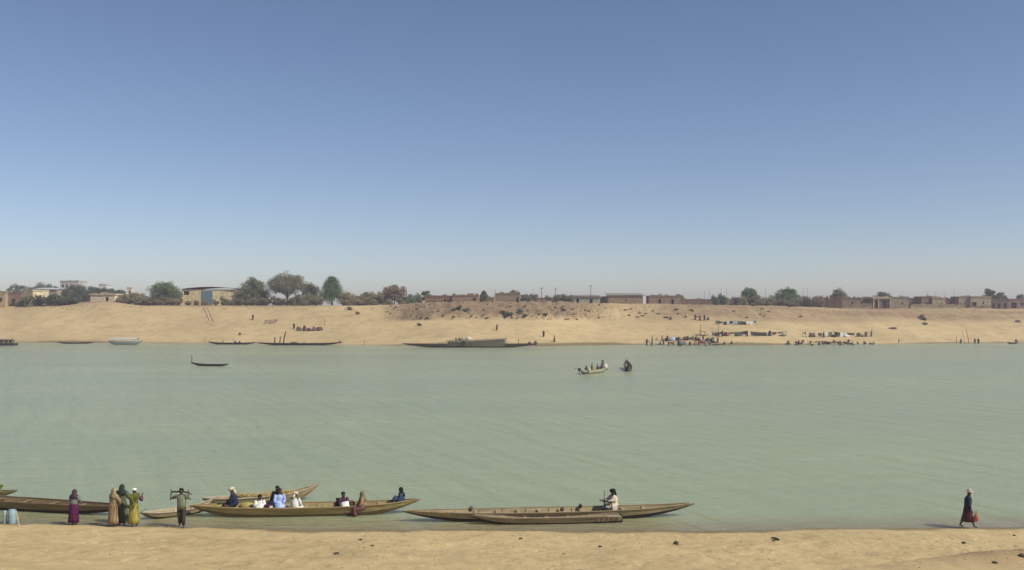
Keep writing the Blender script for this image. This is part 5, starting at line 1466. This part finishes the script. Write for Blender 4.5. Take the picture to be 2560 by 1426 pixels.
# the man in the weathered canoe and his things
def qu(px): return (px - 1371) / 365.0
make_person('man in a cream white robe sitting in the weathered canoe', in_boat(b4, qu(1534), .12, .42), R(-70), 'sit', 'reach', .25, 0, robe=CL['cream'], head=('turban', CL['black']), seed=431, size=1.02)
jerrycan('white jerrycan standing in front of the man in the weathered canoe', in_boat(b4, qu(1528), -.38, .36), .1, (.74, .68, .54), .95)
stl = thing('wooden_stool', 'dark wooden stool left of the man in the weathered canoe', 'stool', in_boat(b4, qu(1514), -.15, .33))
m = MB(); m.box((0, 0, .46), (.42, .24, .05)); m.build('seat', W_DARK, stl)
for sx in (-.15, .15):
    for sy in (-.08, .08):
        m = MB(); m.tube([(sx * 1.15, sy * 1.15, 0), (sx, sy, .44)], .022, 6); m.build('leg', W_DARK, stl)
m = MB(); m.box((0, 0, .18), (.34, .03, .03)); m.build('stretcher', W_DARK, stl)
m = MB(); m.tube([(-.22, 0, .1), (.0, .01, .12), (.22, 0, .1)], [(.06, .07), (.09, .1), (.06, .07)], 8); o = m.build('dark_bag', CL['dark'], None, True); o.location = in_boat(b4, qu(1508), -.40, .34); tag(o, 'dark rolled bag under the stool in the weathered canoe', 'bag')
m = MB(); m.tube([(0, 0, 0), (-.02, 0, 1.05)], [.016, .011], 6); o = m.build('thin_stick', W_DARK, None); o.location = in_boat(b4, qu(1506), -.1, .25); tag(o, 'thin upright stick at the left of the stool in the weathered canoe', 'stick')
for px, lab in [(1398, 'small brown clay pot in the middle of the weathered canoe'), (1450, 'small dark lump of net on the rim of the weathered canoe'), (1176, 'small heap of green weed in the left part of the weathered canoe')]:
    o = MB(); o.ball((0, 0, .07), (.10, .09, .10), 9, 7, .12, rng); o = o.build('clay_pot' if 'pot' in lab else 'net_heap' if 'net' in lab else 'weed_heap', CL['brown'] if 'pot' in lab else CL['dark'] if 'net' in lab else CL['olive'], None, True); o.location = in_boat(b4, qu(px), -.25 if 'pot' in lab else .45, .40); tag(o, lab, 'pot' if 'pot' in lab else 'heap')

# the walker at the right
p = shore(2419, 1321)
make_person('walking person in a navy coat and maroon wrap with a pale hat at the right', p, R(70), 'walk', 'down', .1, .30, slim=.84, hem=.30, coat=.06, top=CL['navy'], skirt=CL['maroon'], head=('hat', plain('pale_hat', (.5, .42, .36), .85, .3, 8)), seed=441, size=1.0)
bgp = thing('red_bag', 'red cloth bag carried by the walking person at the right', 'bag', p + Vector((.27, -.20, .34)))
m = MB(); m.tube([(0, 0, 0), (0, 0, .06), (.01, 0, .22), (0, 0, .36)], [(.05, .04), (.13, .08), (.11, .07), (.035, .03)], 10, (1, 0, 0), 4, .08); m.build('bag_body', CL['red'], bgp, True)
m = MB(); m.tube([(-.05, 0, .34), (-.03, .02, .52), (.03, .02, .52), (.05, 0, .34)], .012, 5); m.build('strap', CL['red'], bgp)

# blue drums and leaning boards at the far left
BLUE = plain('pale_blue_plastic', (.28, .42, .46), .5, .15, 4, bmp=.05)
for k, (px, h_, r_) in enumerate([(12, .56, .075), (30, .62, .16)]):
    p = shore(px, 1309)
    t = thing('blue_drum', ['narrow pale blue drum at the left edge, half hidden by the wider one', 'wide pale blue drum standing at the left edge under the canoe'][k], 'drum', p)
    m = MB(); m.tube([(0, 0, 0), (0, 0, .03), (0, 0, h_ * .5), (0, 0, h_ - .03), (0, 0, h_)], [r_ * .93, r_, r_ * 1.03, r_, r_ * .9], 16); m.build('barrel', BLUE, t, True)
    for q in (.33, .66):
        m = MB(); m.tube([(0, 0, h_ * q - .015), (0, 0, h_ * q + .015)], [r_ * 1.07, r_ * 1.07], 16); m.build('hoop', BLUE, t)
    m = MB(); m.tube([(0, 0, h_), (0, 0, h_ + .03)], [r_ * .8, r_ * .8], 14); m.build('lid', BLUE, t)
p = shore(48, 1318)
m = MB(); m.tube([(0, 0, -.03), (-.12, .06, .40), (-.22, .12, .74)], [(.045, .015), (.04, .014), (.03, .012)], 6)
o = m.build('leaning_board', W_PALE, None); o.location = p; tag(o, 'pale board leaning on the canoe beside the blue drums', 'board')
p = shore(20, 1309.5)
m = MB(); m.tube([(0, 0, -.05), (.01, .05, .95)], [.028, .022], 7); o = m.build('mooring_post', W_DARK, None); o.location = p; tag(o, 'dark mooring post at the left edge beside the blue drums', 'post')
for k, px in enumerate((416, 432, 437)):
    p = shore(px, 1319); m = MB(); m.tube([(0, 0, -.1), (.01, 0, .13 + .02 * k)], [.02, .014], 6); o = m.build('peg', W_DARK, None); o.location = p; tag(o, ['short dark peg, left of three beside the man with the pole', 'short dark peg, middle of three beside the man with the pole', 'short dark peg, right of three beside the man with the pole'][k], 'peg')

# litter and stones on the near sand
STONE = plain('river_stone', (.075, .06, .042), .9, .35, 5)
def clod(label, px, py, s_, name='stone', cat='stone', flat=.6):
    p = shore(px, py)
    o = MB(); o.ball((0, 0, s_ * flat * .4), (s_ * 1.3, s_, s_ * flat), 9, 6, .25, rng)
    o = o.build(name, STONE, None, False); o.location = p; o.rotation_euler = (0, 0, rng.uniform(0, 6)); return tag(o, label, cat)
clod('dark stone on the near sand below the middle of the ochre canoe', 841, 1386, .085)
clod('small dark stone on the near sand below the right end of the ochre canoe', 902, 1351, .07)
clod('tiny dark stone right of the small stone below the ochre canoe', 931, 1366, .06)
clod('dark pebble on the near sand below the middle of the weathered canoe', 1302, 1349, .08)
clod('dark stone on the near sand below the right tip of the weathered canoe', 1690, 1361, .11, flat=.8)
clod('small dark stone on the near sand left of the one below the canoe tip', 1500, 1368, .07)
clod('dark stone near the bottom right corner', 2487, 1409, .075)
clod('dark stone half buried at the right edge', 2556, 1392, .10)
clod('small stone on the near sand below the walking person', 2410, 1359, .08)
clod('small stone at the right edge of the near sand', 2536, 1340, .06)
p = shore(1938, 1351)
tw = thing('driftwood_tangle', 'dark tangle of driftwood on the near sand right of centre', 'driftwood', p)
for k in range(7):
    a = rng.uniform(0, PI); l_ = rng.uniform(.12, .24); z0 = rng.uniform(.02, .07)
    m = MB(); m.tube([(-l_ * math.cos(a), -l_ * math.sin(a), z0), (0, 0, z0 + .05), (l_ * math.cos(a), l_ * math.sin(a), z0 + rng.uniform(-.02, .05))], [.02, .03, .012], 6); m.build('branch', W_DARK, tw)
g = random.Random(8)
m = MB()
for k in range(330):
    px = g.uniform(-20, 2580); py = g.uniform(1332, 1425)
    if g.random() < .5: px = g.choice([920, 1330, 1560, 2420, 2380, 1950]) + g.gauss(0, 60); py = g.choice([1350, 1362, 1375]) + g.gauss(0, 14)
    if not (1331 < py < 1426): continue
    p = near_hit(px, py); s_ = g.uniform(.010, .028)
    m.ball((p.x, p.y, p.z + s_ * .2), (s_ * 1.5, s_ * 1.2, s_ * .7), 6, 4)
o = m.build('sand_litter', plain('dark_litter', (.24, .18, .10), .95, .4, 7), None); tag(o, 'scattered dark pebbles and dung on the near sand', 'litter', kind='stuff')

# ---------------------------------------------------------------- the dusty air over the river
hz = MB()
hz.box((0, 500, 9.5), (5200, 2200, 31.5))
hm = bpy.data.materials.new('haze')
hm.use_nodes = True
hnt = hm.node_tree
hnt.nodes.remove(hnt.nodes['Principled BSDF'])
pv = hnt.nodes.new('ShaderNodeVolumePrincipled')
pv.inputs['Color'].default_value = (.95, .86, .94, 1)
pv.inputs['Density'].default_value = 0.0006
pv.inputs['Anisotropy'].default_value = .2
hnt.links.new(pv.outputs[0], hnt.nodes['Material Output'].inputs['Volume'])
tag(hz.build('haze', hm), kind='stuff')

for o in bpy.data.objects:
    for k in ('_len', '_wh'):
        if k in o: del o[k]
